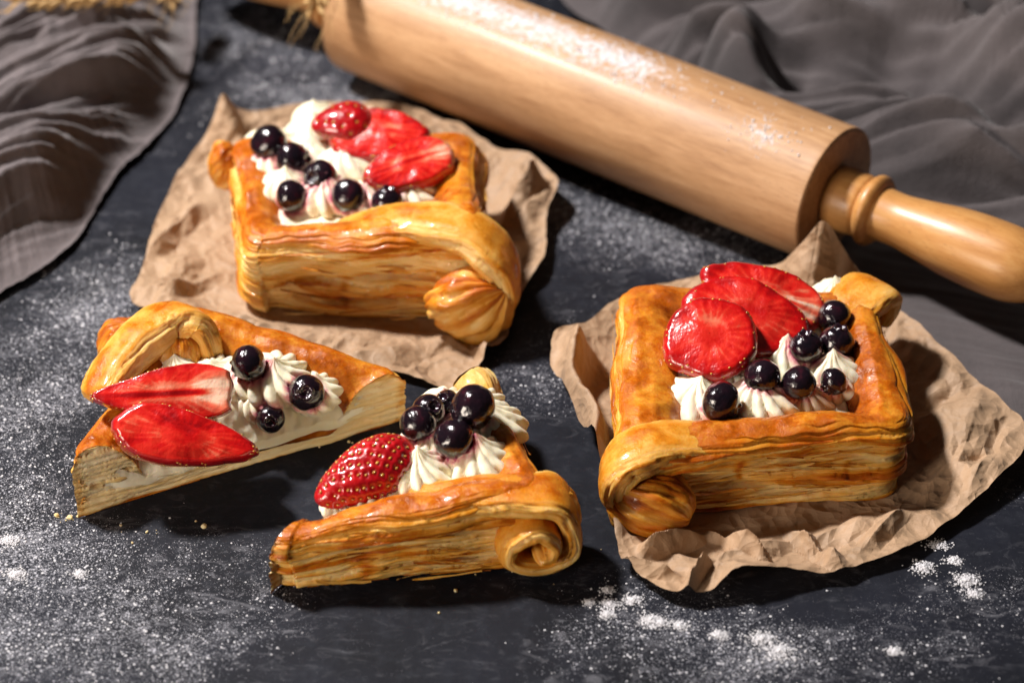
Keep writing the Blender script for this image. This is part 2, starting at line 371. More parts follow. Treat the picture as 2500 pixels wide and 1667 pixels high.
# loose flour lumps and grains lying on the table: too fine to count
cs, rs = [], []
lumps = [7.78, -15.39, .34, 8.3, -15.98, .40, 14.54, -12.72, .36, 14.71, -13.33, .2, 13.24, -12.08, .30, 14.28, -11.74, .2, 13.85, -10.99, .26, 3.11, -13.81, .26, 2.99, -14.28, .2, 3.06, -13.14, .16, 3.83, -13.62, .24, 4.37, -14.56, .28, 4.69, -14.66, .2, 5.26, -14.8, .22, 6.45, -15.21, .22, 11.86, -15.94, .18, 2.46, -13.71, .15, -15.89, -12.41, .25, -13.86, -12.37, .18, -16.34, -10.79, .28]
for i in range(0, len(lumps), 3):
    x, y, r = lumps[i:i+3]; n = int(200+1500*r)
    rr = r*np.abs(RNG.normal(size=n))*.62; a = RNG.uniform(0, 2*np.pi, n)
    zz = np.maximum(0, .30*r*(1-rr/(r*1.25)))*RNG.uniform(.2, 1, n)
    cs.append(np.stack([x+rr*np.cos(a)*1.25, y+rr*np.sin(a), zz+.01], -1)); rs.append(RNG.gamma(2.5, .008, n).clip(.008, .045)*(.7+r))
    nb = 16; rr = r*np.abs(RNG.normal(size=nb))*.38; a = RNG.uniform(0, 2*np.pi, nb)
    cs.append(np.stack([x+rr*np.cos(a)*1.2, y+rr*np.sin(a), np.full(nb, .0)], -1)); rs.append(RNG.uniform(.10, .30, nb)*r)
V_, F_ = ico_batch(np.concatenate(cs), np.concatenate(rs), .6)
ng = 260000
gx = RNG.uniform(-22, 22, ng); gy = RNG.uniform(-18, 24, ng); dn = flour_density(gx, gy)
keep = RNG.uniform(0, 1, ng) < np.clip(dn-.17, 0, 1)**1.7*.66
gx, gy = gx[keep], gy[keep]; gr = RNG.gamma(2.2, .0082, len(gx)).clip(.007, .05)
ov = np.array([(1, 0, 0), (0, 1, 0), (-1, 0, 0), (0, -1, 0), (0, 0, .7)]); of = np.array([(0, 1, 4), (1, 2, 4), (2, 3, 4), (3, 0, 4)])
ra_ = RNG.uniform(0, 1.57, len(gx)); jx = RNG.uniform(.6, 1.4, (len(gx), 5, 2))
gv = ov[None]*gr[:, None, None]; gv[..., :2] *= jx
gv = np.stack([gv[..., 0]*np.cos(ra_)[:, None]-gv[..., 1]*np.sin(ra_)[:, None]+gx[:, None], gv[..., 0]*np.sin(ra_)[:, None]+gv[..., 1]*np.cos(ra_)[:, None]+gy[:, None], gv[..., 2]+.001], -1)
F_ = np.concatenate([F_, len(V_)+(of[None]+(np.arange(len(gx))*5)[:, None, None]).reshape(-1, 3)]); V_ = np.concatenate([V_, gv.reshape(-1, 3)])
tag(stuff(obj('flour_grains', mesh_np('flour_grains', V_, F_), M_FLOUR)), 'white flour grains and lumps strewn over the dark table', 'flour')

# ------------------------------------------------------------------ sheets: cloths and papers (real cloth / paper thickness)
def sheet(outline, center, nth, nr, hfun, edge_pow=3.0, jag=.06, seed=0, rp=.8):
    """outline: [(x,y,z)] star-shaped round center; returns grid rings x nth"""
    P = catmull(np.array(outline), nth, True)
    P = P.copy()
    a = np.arange(nth)/nth*2*np.pi
    P[:, :2] += (jag*fbm(np.cos(a)*14, np.sin(a)*14, 0, 3, seed))[:, None]*(P[:, :2]-np.array(center)[None])/np.linalg.norm(P[:, :2]-np.array(center)[None], axis=1)[:, None]
    r = np.linspace(0.002, 1, nr)**rp
    XY = np.array(center)[None, None]+(P[None, :, :2]-np.array(center)[None, None])*r[:, None, None]
    Z = P[None, :, 2]*r[:, None]**edge_pow
    Z = Z+hfun(XY[..., 0], XY[..., 1], r[:, None]*np.ones((1, nth)))
    return np.concatenate([XY, Z[..., None]], -1)
def sheet_obj(name, G, m, thick, up=True):
    nr, nth = G.shape[:2]
    me = mesh_np(name, G.reshape(-1, 3), grid_faces(nr, nth, True))
    o = obj(name, me, m)
    if thick > .3: md = o.modifiers.new('thickness', 'SOLIDIFY'); md.thickness = thick*S; md.offset = -1
    if thick < .03: me.polygons.foreach_set('use_smooth', np.zeros(len(me.polygons), dtype=bool))
    return o

# left cloth
LC = (-21.0, 13.5)
def sa(n, e=.006): return np.sqrt(n*n+e)
def left_cloth_h(x, y, r):
    # folds run along the lower right edge, fanning upward
    u = (x+21)*.70+(y-13)*.71; v = -(x+21)*.71+(y-13)*.70       # along / across
    w = v+.9*pn(u*.12, v*.2, 0, 3)+.35*pn(u*.35, v*.5, 0, 4)
    f = sa(pn(u*.035, w*.42, 0, 11))*2.0
    f2 = sa(pn(u*.05, w*1.0, 0, 12))*1.7
    g = 1-np.abs(pn((x+.25*y)*.38+.3*pn(x*.3, y*.3), y*.07, 0, 14))*2.3+.5*np.abs(pn(x*1.1, y*.3, 0, 15))
    upper = .7*sst(15, 21, y+.25*(x+20))
    h = 2.4*f+1.1*f2
    h = h*(1-upper)+(1.9*g+1.0*f2)*upper
    dome = 1.5*sst(1.0, .55, r)
    env = .10+.90*sst(1.0, .70, r)
    h = (np.clip(h+.2, -.4, 2.2))*env*.85+dome+.10*fbm(x*.8, y*.8, 0, 3, 5)*env+(.8*sa(pn(u*.10, w*1.9, 0, 16), .003)+.3*sa(pn(u*.2, w*3.2, 0, 17), .003))*env
    return np.maximum(h, .04)+.02
out = [(-14.54, 30.7, 0.05), (-13.64, 23.17, 0.1), (-13.37, 18.72, 0.1), (-13.72, 15.02, 0.1), (-14.65, 12.27, 0.1), (-15.43, 10.64, 0.1), (-16.1, 7.79, 0.1), (-16.42, 6.14, 0.1), (-17.26, 4.4, 0.1), (-18.54, 2.84, 0.1), (-20.76, 0.94, 0.1), (-26.46, 3.22, 0.1), (-30.73, 17.74, 0.1), (-30.53, 34.23, 0.1), (-22.44, 37.59, 0.1)]
o = sheet_obj('linen_cloth', sheet(out, LC, 420, 150, left_cloth_h, seed=2, rp=1.0), M_CLOTH, .05)
tag(o, 'bunched grey linen cloth heaped in the upper left corner', 'cloth')

# right cloth, runs behind and below the rolling pin
PA = np.array((-6.18, 19.17)); PB = np.array((11.95, 5.36))        # barrel axis ends
PD = (PB-PA)/np.linalg.norm(PB-PA); PN = np.array([-PD[1], PD[0]])
def right_cloth_h(x, y, r):
    q = (x-PA[0])*PN[0]+(y-PA[1])*PN[1]                            # distance behind the pin axis
    t = (x-PA[0])*PD[0]+(y-PA[1])*PD[1]
    u = x*.95-y*.30; v = x*.30+y*.95
    w = v+.9*pn(u*.10, v*.16, 0, 23)+.3*pn(u*.3, v*.5, 0, 24)
    f = sa(pn(u*.05, w*.66, 0, 31), .003)*2.1
    f2 = sa(pn(u*.09, w*1.5, 0, 32), .003)*1.9
    h = 2.9*f+1.5*f2
    behind = sst(2.6, 6.5, q)
    front = sst(-2.2, -5.5, q)*.42
    env = (.03+behind+front)*(.12+.88*sst(1.0, .8, r))
    h = np.clip(h-.35, -.2, 3.2)*env*.95+behind*1.5*(.3+.7*sst(1, .7, r))+.08*fbm(x*.9, y*.9, 0, 3, 6)*env+(1.5*sa(pn(u*.12+.3*pn(x*.3, y*.3), w*1.8, 0, 36), .003)+.5*sa(pn(u*.2, w*2.6, 0, 38), .004))*env
    la, lb = np.array((10.65, 17.88)), np.array((21.2, 12.21)); le = (lb-la)/np.linalg.norm(lb-la)
    lt = (x-la[0])*le[0]+(y-la[1])*le[1]; lq = -(x-la[0])*le[1]+(y-la[1])*le[0]+.5*np.sin(lt*.7)+.3*pn(lt*.6, 0, 0, 37)
    lm = sst(-.5, 2.5, lt)
    h = h*(1-.85*lm*np.exp(-((lq+2.4)/1.5)**2))+2.0*lm*np.exp(-((lq-.2)/.9)**2)
    return np.maximum(h, .03)+.02
RC = (17.5, 9.5)
out = [(-1.4, 41.57, 0.1), (5.12, 45.28, 0.1), (21.91, 48.19, 0.1), (33.86, 36.31, 0.1), (29.25, 8.63, 0.1), (23.41, -7.37, 0.1), (19.39, -6.73, 0.1), (17.6, -4.96, 0.1), (16.49, -2.91, 0.1), (15.08, -0.53, 0.1), (13.88, 1.69, 0.1), (12.67, 4.29, 0.08), (11.45, 5.94, 0.05), (11.08, 8.7, 0.05), (9.6, 12.2, 0.05), (6.71, 16.21, 0.05), (3.98, 20.4, 0.1), (0.91, 26.79, 0.1)]
o = sheet_obj('linen_cloth', sheet(out, RC, 560, 230, right_cloth_h, seed=6, rp=1.0), M_CLOTH_SHADED, .05)
tag(o, 'grey linen cloth spread in folds behind and under the rolling pin', 'cloth')

# papers
def crumple(x, y, seed, a1=.34, a2=.13, a3=.04):
    wx = x+.5*pn(x*.3, y*.3, 0, seed+1); wy = y+.5*pn(x*.3, y*.3, 0, seed+2)
    return a1*facet(wx*.34+wy*.11, wy*.36-wx*.09, seed)+a2*facet(wx*.78-wy*.33, wy*.82+wx*.3, seed+3)+a3*facet(wx*2.1+wy*.6, wy*2.0-wx*.7, seed+5)
def quad_dist(x, y, Q):
    """>0 outside the convex CCW quad (cm)"""
    d = np.full(np.shape(x), -1e9)
    for i in range(len(Q)):
        a, b = np.array(Q[i]), np.array(Q[(i+1) % len(Q)]); e = (b-a)/np.linalg.norm(b-a)
        d = np.maximum(d, (x-a[0])*e[1]-(y-a[1])*e[0])
    return d
QR = [(3.6, -9.75), (12.9, -8.75), (12.6, -1.25), (3.7, -1.0)]
QB = [(-9.6, 1.6), (-1.0, .85), (-1.3, 8.0), (-10.7, 8.4)]
QL_A, QL_B, QL_C = np.array((-14.5, -9.7)), np.array((-3.55, -4.45)), np.array((-11.4, -2.0))
QF_A, QF_B, QF_C = np.array((-7.6, -13.35)), np.array((-.95, -5.1)), np.array((1.35, -12.1))
def paper_r_h(x, y, r):
    d = quad_dist(x, y, QR)
    m = sst(0.0, 2.2, d)
    h = .06+m*(.30+crumple(x, y, 3, .55, .40, .13)*(.35+.65*sst(.3, 1.4, d))*(.35+.65*sst(1.0, .88, r)))
    # arched fold standing along the left border
    a, b = np.array((2.21, -2.51)), np.array((3.04, -9.76)); e = (b-a); Ln = np.linalg.norm(e); e = e/Ln
    t = (x-a[0])*e[0]+(y-a[1])*e[1]; q = (x-a[0])*(-e[1])+(y-a[1])*e[0]
    q = q+.22*np.sin(t*1.3)
    h = h+1.55*np.exp(-(q/.42)**2)*sst(-2.0, -.6, t)*sst(Ln+2.6, Ln-.5, t)
    # sharp pleats in the front corner
    for (px, py, ang, amp, wd, ln) in [(*(5.17, -11.32), .5, .75, .38, 1.5), (*(7.28, -11.32), -.75, .7, .32, 1.6), (*(5.86, -13.09), 1.1, .7, .25, 1.1), (*(9.78, -11.52), -1.0, .5, .4, 1.8), (*(4.31, -12.7), -.3, .5, .3, 1.2), (*(12.12, -10.72), .9, .35, .4, 1.6)]:
        tt = (x-px)*np.cos(ang)+(y-py)*np.sin(ang); qq = -(x-px)*np.sin(ang)+(y-py)*np.cos(ang)
        h = h+m*amp*np.clip(1-np.abs(qq)/wd, 0, 1)*sst(ln, ln*.4, np.abs(tt))
    return np.maximum(h, .03)
out = [(11.15, 2.23, 3.1), (11.85, 2.33, 2.2), (12.53, 2.41, 1.2), (14.02, 0.76, 0.6), (15.09, -1.3, 0.5), (15.9, -2.83, 0.4), (16.77, -4.56, 0.5), (17.34, -5.9, 0.5), (17.11, -7.18, 0.3), (15.74, -8.87, 0.2), (14.04, -10.5, 0.1), (12.54, -11.79, 0.1), (11.43, -12.28, 0.1), (10.33, -12.77, 0.1), (9, -12.93, 0.3), (7.31, -13.33, 0.8), (6.73, -13.5, 0.5), (6.19, -13.75, 0.1), (5.05, -13.73, 0.15), (4.17, -13.02, 0.1), (3.55, -12.28, 0.1), (3.32, -11.3, 0.1), (3.1, -9.59, 0.2), (2.75, -7.4, 0.3), (2.11, -4.99, 0.3), (1.43, -2.7, 0.3), (1.38, -1.54, 0.5), (1.6, -0.72, 0.7), (2.64, 0.02, 0.6), (4.18, 1.92, 0.3), (6.03, 2.94, 0.3), (8.31, 3.32, 0.4), (9.72, 3.21, 0.7), (10.35, 2.2, 2.2)]
G = sheet(out, (8.2, -6.6), 640, 180, paper_r_h, 5.0, .05, 3)
o = sheet_obj('parchment_paper', G, M_PAPER, .018)
tag(o, 'crumpled brown parchment sheet under the whole pastry at right', 'paper')

def paper_b_h(x, y, r):
    d = quad_dist(x, y, QB); m = sst(0, 2.2, d)
    h = .06+m*(.26+crumple(x, y, 17, .55, .38, .13)*(.3+.7*sst(.3, 1.5, d))*(.35+.65*sst(1.0, .88, r)))
    for (px, py, ang, amp, wd, ln) in [(*(-12.59, 6.67), 1.1, .6, .5, 2.5), (*(0.31, 7.77), .9, 1.1, .5, 1.6), (*(-0.15, 4.51), 1.3, .7, .45, 1.6), (*(-1.46, -0.8), -.6, .45, .4, 2), (*(-10.17, 0.42), .1, .8, .4, 1.4), (*(-11.75, 2.94), .8, .5, .4, 2)]:
        tt = (x-px)*np.cos(ang)+(y-py)*np.sin(ang); qq = -(x-px)*np.sin(ang)+(y-py)*np.cos(ang)
        h = h+m*amp*np.clip(1-np.abs(qq)/wd, 0, 1)*sst(ln, ln*.4, np.abs(tt))
    # lies flat where the cut half leans over its front border
    h = .04+(h-.04)*sst(-.2, 1.6, quad_dist(x, y, [QL_A, QL_B, QL_C]))
    return np.maximum(h, .03)
out = [(-11.32, 12.44, 2.6), (-10.85, 13.09, 1.5), (-9.98, 13.58, 1), (-8.13, 15.01, 0.4), (-4.99, 15.17, 0.3), (-2.13, 13.16, 0.4), (-0.81, 11.5, 0.5), (0.64, 10.35, 0.9), (1.76, 8.72, 0.8), (1.32, 7.07, 0.4), (1.19, 4.51, 0.3), (0.3, 2.31, 0.2), (-0.22, -0.18, 0.2), (-0.87, -1.15, 0.2), (-1.75, -3.09, 0.1), (-2.73, -2.86, 0.1), (-4.18, -2.26, 0.05), (-6.24, -1.67, 0.05), (-8.92, -0.71, 0.05), (-11.1, 0.69, 0.1), (-12.59, 0.97, 0.3), (-13.85, 1.76, 0.2), (-13.77, 3.34, 0.2), (-13.6, 5.31, 0.3), (-13.39, 7.62, 0.4), (-12.79, 10.32, 0.5), (-12.09, 11.62, 0.9), (-11.64, 11.85, 1.8)]
G = sheet(out, (-5.2, 3.0), 640, 180, paper_b_h, 5.0, .05, 8)
o = sheet_obj('parchment_paper', G, M_PAPER, .018)
tag(o, 'crumpled brown parchment sheet under the farthest whole pastry', 'paper')

# ------------------------------------------------------------------ rolling pin
def lathe(prof, n, m):
    P = catmull(np.array(prof), m); a = np.linspace(0, 2*np.pi, n, endpoint=False)
    x = np.repeat(P[:, :1], n, 1); r = P[:, 1:2]
    return np.stack([x, r*np.cos(a)[None], r*np.sin(a)[None]], -1)
pin = empty('rolling_pin', (*PA, 2.72)); pin.rotation_euler = (0, 0, math.atan2(PD[1], PD[0]))
LB = float(np.linalg.norm(PB-PA)); RB = 2.62
prof = [(0, .9), (0, 2.45), (.02, 2.54), (.1, RB-.015), (.25, RB)]
prof = [(0, .2), (0, 1.2), (0, 2.3), (0, 2.48), (.06, 2.57), (.18, RB)] + [(t, RB) for t in np.linspace(.8, LB-.6, 30)] + [(LB-.12, RB), (LB-.04, 2.58), (LB, 2.5), (LB, 2.3), (LB, 1.2), (LB, .2)]
G = lathe(prof, 128, 240)
ang = np.arctan2(G[..., 2], G[..., 1])                  # pi/2 = up
fl = 1.3*np.exp(-((ang-1.74)/.46)**2)*(.12+.88*sst(1.5, 4, G[..., 0])*sst(LB*.80, LB*.60, G[..., 0]))*.62
fl += .62*np.exp(-((ang-2.08)/.26)**2-((G[..., 0]-(LB-2.6))/1.15)**2)
fl += .05*fbm(G[..., 0]*.4, ang*2, 0, 2, 3)
fl *= sst(.02, .3, G[..., 0])*sst(LB-.02, LB-.25, G[..., 0])
obj('barrel', mesh_np('barrel', G.reshape(-1, 3), grid_faces(G.shape[0], 128, True, True), {'flour': fl.ravel()}), M_WOOD, pin)
hp = [(0, 1.16), (.2, 1.2), (.8, 1.2), (1.15, 1.16), (1.3, 1.08), (1.36, 1.2), (1.5, 1.33), (1.7, 1.34), (1.86, 1.2), (1.95, 1.02), (2.2, .98), (2.8, .98), (3.7, 1.1), (4.9, 1.28), (6.0, 1.36), (7.2, 1.36), (7.9, 1.22), (8.4, .98), (8.7, .66), (8.8, .3), (8.81, .02)]
G = lathe(hp, 96, 200)
me = mesh_np('handle', G.reshape(-1, 3), grid_faces(200, 96, True, True))
h = obj('handle', me, M_HANDLE, pin); h.location = ((LB+.03)*S, 0, 0)
h2 = obj('handle', me, M_HANDLE, pin); h2.location = (-.03*S, 0, 0); h2.rotation_euler = (0, 0, math.pi)
Vg, ra = [], []
nfl = 2600
tt = RNG.uniform(1, LB-.4, nfl*6); aa = RNG.normal(1.75, .42, nfl*6)
wgt = np.exp(-((aa-1.72)/.42)**2)*(.1+.9*sst(3, 6, tt)*sst(LB*.82, LB*.6, tt))*.5+.9*np.exp(-((aa-2.08)/.26)**2-((tt-(LB-2.6))/1.1)**2)
wgt *= .4+.9*np.clip(fbm(tt*1.2, aa*3.5, 0, 2, 8)+.2, 0, 1)
kk = RNG.uniform(0, 1, nfl*6) < wgt*.8
tt, aa = tt[kk], aa[kk]
V_, F_ = ico_batch(np.stack([tt, (RB+.004)*np.cos(aa), (RB+.004)*np.sin(aa)], -1), RNG.gamma(2.5, .0085, len(tt)).clip(.008, .06))
stuff(obj('flour_dusting', mesh_np('flour_dusting', V_, F_), M_FLOUR, pin))
tag(pin, 'wooden rolling pin with flour dusted along its barrel', 'rolling pin')

# ------------------------------------------------------------------ wheat ears
def tube(P, r, n=8):
    P = np.asarray(P, float); T = np.gradient(P, axis=0); T /= np.linalg.norm(T, axis=1)[:, None]
    A = np.cross(T, np.array([.13, .31, .94])); A /= np.linalg.norm(A, axis=1)[:, None]; B = np.cross(T, A)
    a = np.linspace(0, 2*np.pi, n, endpoint=False); r = np.broadcast_to(r, len(P))
    return P[:, None]+r[:, None, None]*(A[:, None]*np.cos(a)[None, :, None]+B[:, None]*np.sin(a)[None, :, None])
def wheat_ear(base, tip, stem_end, label, seed, awn=2.2):
    rg = np.random.default_rng(seed)
    base, tip, stem_end = map(np.array, (base, tip, stem_end))
    w = empty('wheat_ear', stem_end); o0 = stem_end
    ax = tip-base; ln = np.linalg.norm(ax); ax = ax/ln
    side = np.cross(ax, [0, 0, 1.]); side /= np.linalg.norm(side); up = np.cross(side, ax)
    P = catmull([stem_end-o0, (stem_end+base)/2-o0+np.array([0, 0, .15]), base-o0, tip-o0], 40)
    G = tube(P, np.linspace(.09, .05, 40)); obj('stalk', mesh_np('stalk', G.reshape(-1, 3), grid_faces(40, 8, True)), M_WHEAT, w)
    th = np.linspace(0, np.pi, 7); ph = np.linspace(0, 2*np.pi, 8, endpoint=False)
    kv = np.stack([np.repeat(-np.cos(th)[:, None], 8, 1)*.42, np.sin(th)[:, None]*np.cos(ph)[None]*.17, np.sin(th)[:, None]*np.sin(ph)[None]*.15], -1)
    kme = mesh_np('kernel', kv.reshape(-1, 3), grid_faces(7, 8, True, True))
    n = int(ln/.27); AV, AF, off = [], [], 0
    for i in range(n):
        for s in range(3):
            a = s*2.09+i*1.05+rg.normal()*.15
            d = ax*.83+(side*np.cos(a)+up*np.sin(a))*.5; d /= np.linalg.norm(d)
            p = base+ax*ln*(i+.3*s)/n+(side*np.cos(a)+up*np.sin(a))*.16-o0
            k = obj('kernel', kme, M_WHEAT, w); k.location = Vector(p+d*.25)*S
            k.rotation_euler = Vector(d).to_track_quat('X', 'Z').to_euler()
            k.scale = [rg.uniform(.85, 1.1)*(1-.3*i/n)]*3
            if awn:
                q = catmull([p+d*.5, p+d*.5+d*awn*.5+rg.normal(size=3)*.08, p+d*.5+(d*.7+ax*.5)*awn+rg.normal(size=3)*.15], 10)
                g = tube(q, np.linspace(.018, .006, 10), 5); AV.append(g.reshape(-1, 3)); AF.append(grid_faces(10, 5, True)+off); off += 50
    if AV: stuff(obj('awns', mesh_np('awns', np.concatenate(AV), np.concatenate(AF)), M_WHEAT, w))
    tag(w, label, 'wheat', 'wheat ears along the upper edge')
wheat_ear((-14.96, 18.06, 4.2), (-20.25, 17.65, 3.9), (-11, 24.03, 3.4), 'wheat ear lying level over the left cloth at the upper edge', 1, .6)
wheat_ear((-13.97, 21.87, 3.2), (-14.19, 19.87, 2.8), (-14.3, 30.55, 3), 'wheat ear tip pointing down at the right border of the left cloth', 2, .9)
wheat_ear((-7.13, 17.44, 5.9), (-7.71, 14.19, 5.6), (-4.8, 28.12, 5.4), 'bristly wheat ear hanging over the far end of the rolling pin', 3, 1.6)

# ------------------------------------------------------------------ puff pastry
def layers(s, z, seed, per=2.3):
    """laminated dough side: returns (outward offset cm, browning 0..1, layer coordinate)"""
    w = .36*pn(s*.15, z*.4, 0, seed)+.17*pn(s*.5, z*.9, 0, seed+1)+.06*pn(s*1.6, z*2.0, 0, seed+9)
    lz = z+w
    Lr = lz*per; i = np.floor(Lr); f = Lr-i
    o1 = pn(s*.30+i*7.7, i*3.31, 0, seed+2); o1b = pn(s*.12+i*4.1, i*2.7, 0, seed+7)
    pr = 1-np.abs(2*f-1)**5
    Lr2 = (lz+.07*pn(s*.6, z*2.2, 0, seed+3))*per*2.6; j = np.floor(Lr2); f2 = Lr2-j
    o2 = pn(s*.30+j*5.3, j*1.9, 0, seed+4)
    pr2 = 1-np.abs(2*f2-1)**3
    Lr3 = (lz+.03*pn(s*1.3, z*4, 0, seed+6))*per*5.6; k = np.floor(Lr3); f3 = Lr3-k
    o3 = pn(s*.55+k*3.7, k*2.3, 0, seed+8)
    d = .06*h1(i, seed)+.15*o1+.10*o1b+.06*pr+.14*o2+.06*pr2+.08*o3+.03*(1-(2*f3-1)**2)+.012*pn(s*5, lz*8, 0, seed+5)
    gap = np.exp(-(f2/.17)**2)+np.exp(-((1-f2)/.17)**2); jj = np.where(f2 < .5, j, j+1)
    gm = sst(-.02, .28, pn(s*.26+jj*9.1, jj*2.2, 0, seed+12))*(.5+.8*np.abs(pn(s*.8, jj*1.7, 0, seed+13)))
    d = d-.34*gap*gm
    rim2 = np.exp(-((f2-.30)/.14)**2)+np.exp(-((f2-.70)/.14)**2)
    b = .04+.26*o1+.10*h1(i, seed+5)+.30*o2+.16*o3+.20*o1b+.20*rim2*gm-.12*gap*gm
    return d, b, lz

def quad_ring(Q, inset, r, ne, na):
    Q = np.array(Q, float); n = 4
    E = np.roll(Q, -1, 0)-Q; E /= np.linalg.norm(E, axis=1)[:, None]
    Nn = np.stack([-E[:, 1], E[:, 0]], -1)
    C = []
    for i in range(n):
        p, d = Q[i-1]+Nn[i-1]*inset, E[i-1]; q, e = Q[i]+Nn[i]*inset, E[i]
        t = ((q-p)[0]*e[1]-(q-p)[1]*e[0])/(d[0]*e[1]-d[1]*e[0]); C.append(p+d*t)
    C = np.array(C); P, NO = [], []
    cut = []
    for i in range(n):
        ca = np.clip(np.dot(-E[i-1], E[i]), -1, 1); half = math.acos(ca)/2; cut.append((r/math.tan(half), half))
    for i in range(n):
        j = (i+1) % n
        a = C[i]+E[i]*cut[i][0]; b = C[j]-E[i]*cut[j][0]
        t = np.linspace(0, 1, ne, endpoint=False)[:, None]; P.append(a+(b-a)*t); NO.append(np.repeat(-Nn[i][None], ne, 0))
        a0 = math.atan2(-Nn[i][1], -Nn[i][0]); a1 = math.atan2(-Nn[j][1], -Nn[j][0])
        if a1 < a0: a1 += 2*math.pi
        th = np.linspace(a0, a1, na, endpoint=False); o = b+Nn[i]*r
        P.append(o+r*np.stack([np.cos(th), np.sin(th)], -1)); NO.append(np.stack([np.cos(th), np.sin(th)], -1))
    return np.concatenate(P), np.concatenate(NO)

KN = lambda fd: [(4.0, 0, .04), (1.2, 0, .03), (.62, 0, .0), (.42, 0, .05), (.26, 0, .22), (.07, .5, 0), (-.05, 1, -.75), (.0, 1, -.40), (.13, 1, -.14), (.40, 1, .0), (.80, 1, .02), (1.2, 1, -.14), (1.62, 1, -.55), (1.95, 1, -1.05), (2.3, 1, -fd+.1), (3.1, 1, -fd), (4.0, 1, -fd)]
CN = [3, 5, 5, 8, 44, 46, 13, 12, 10, 10, 9, 11, 10, 8, 5, 3]

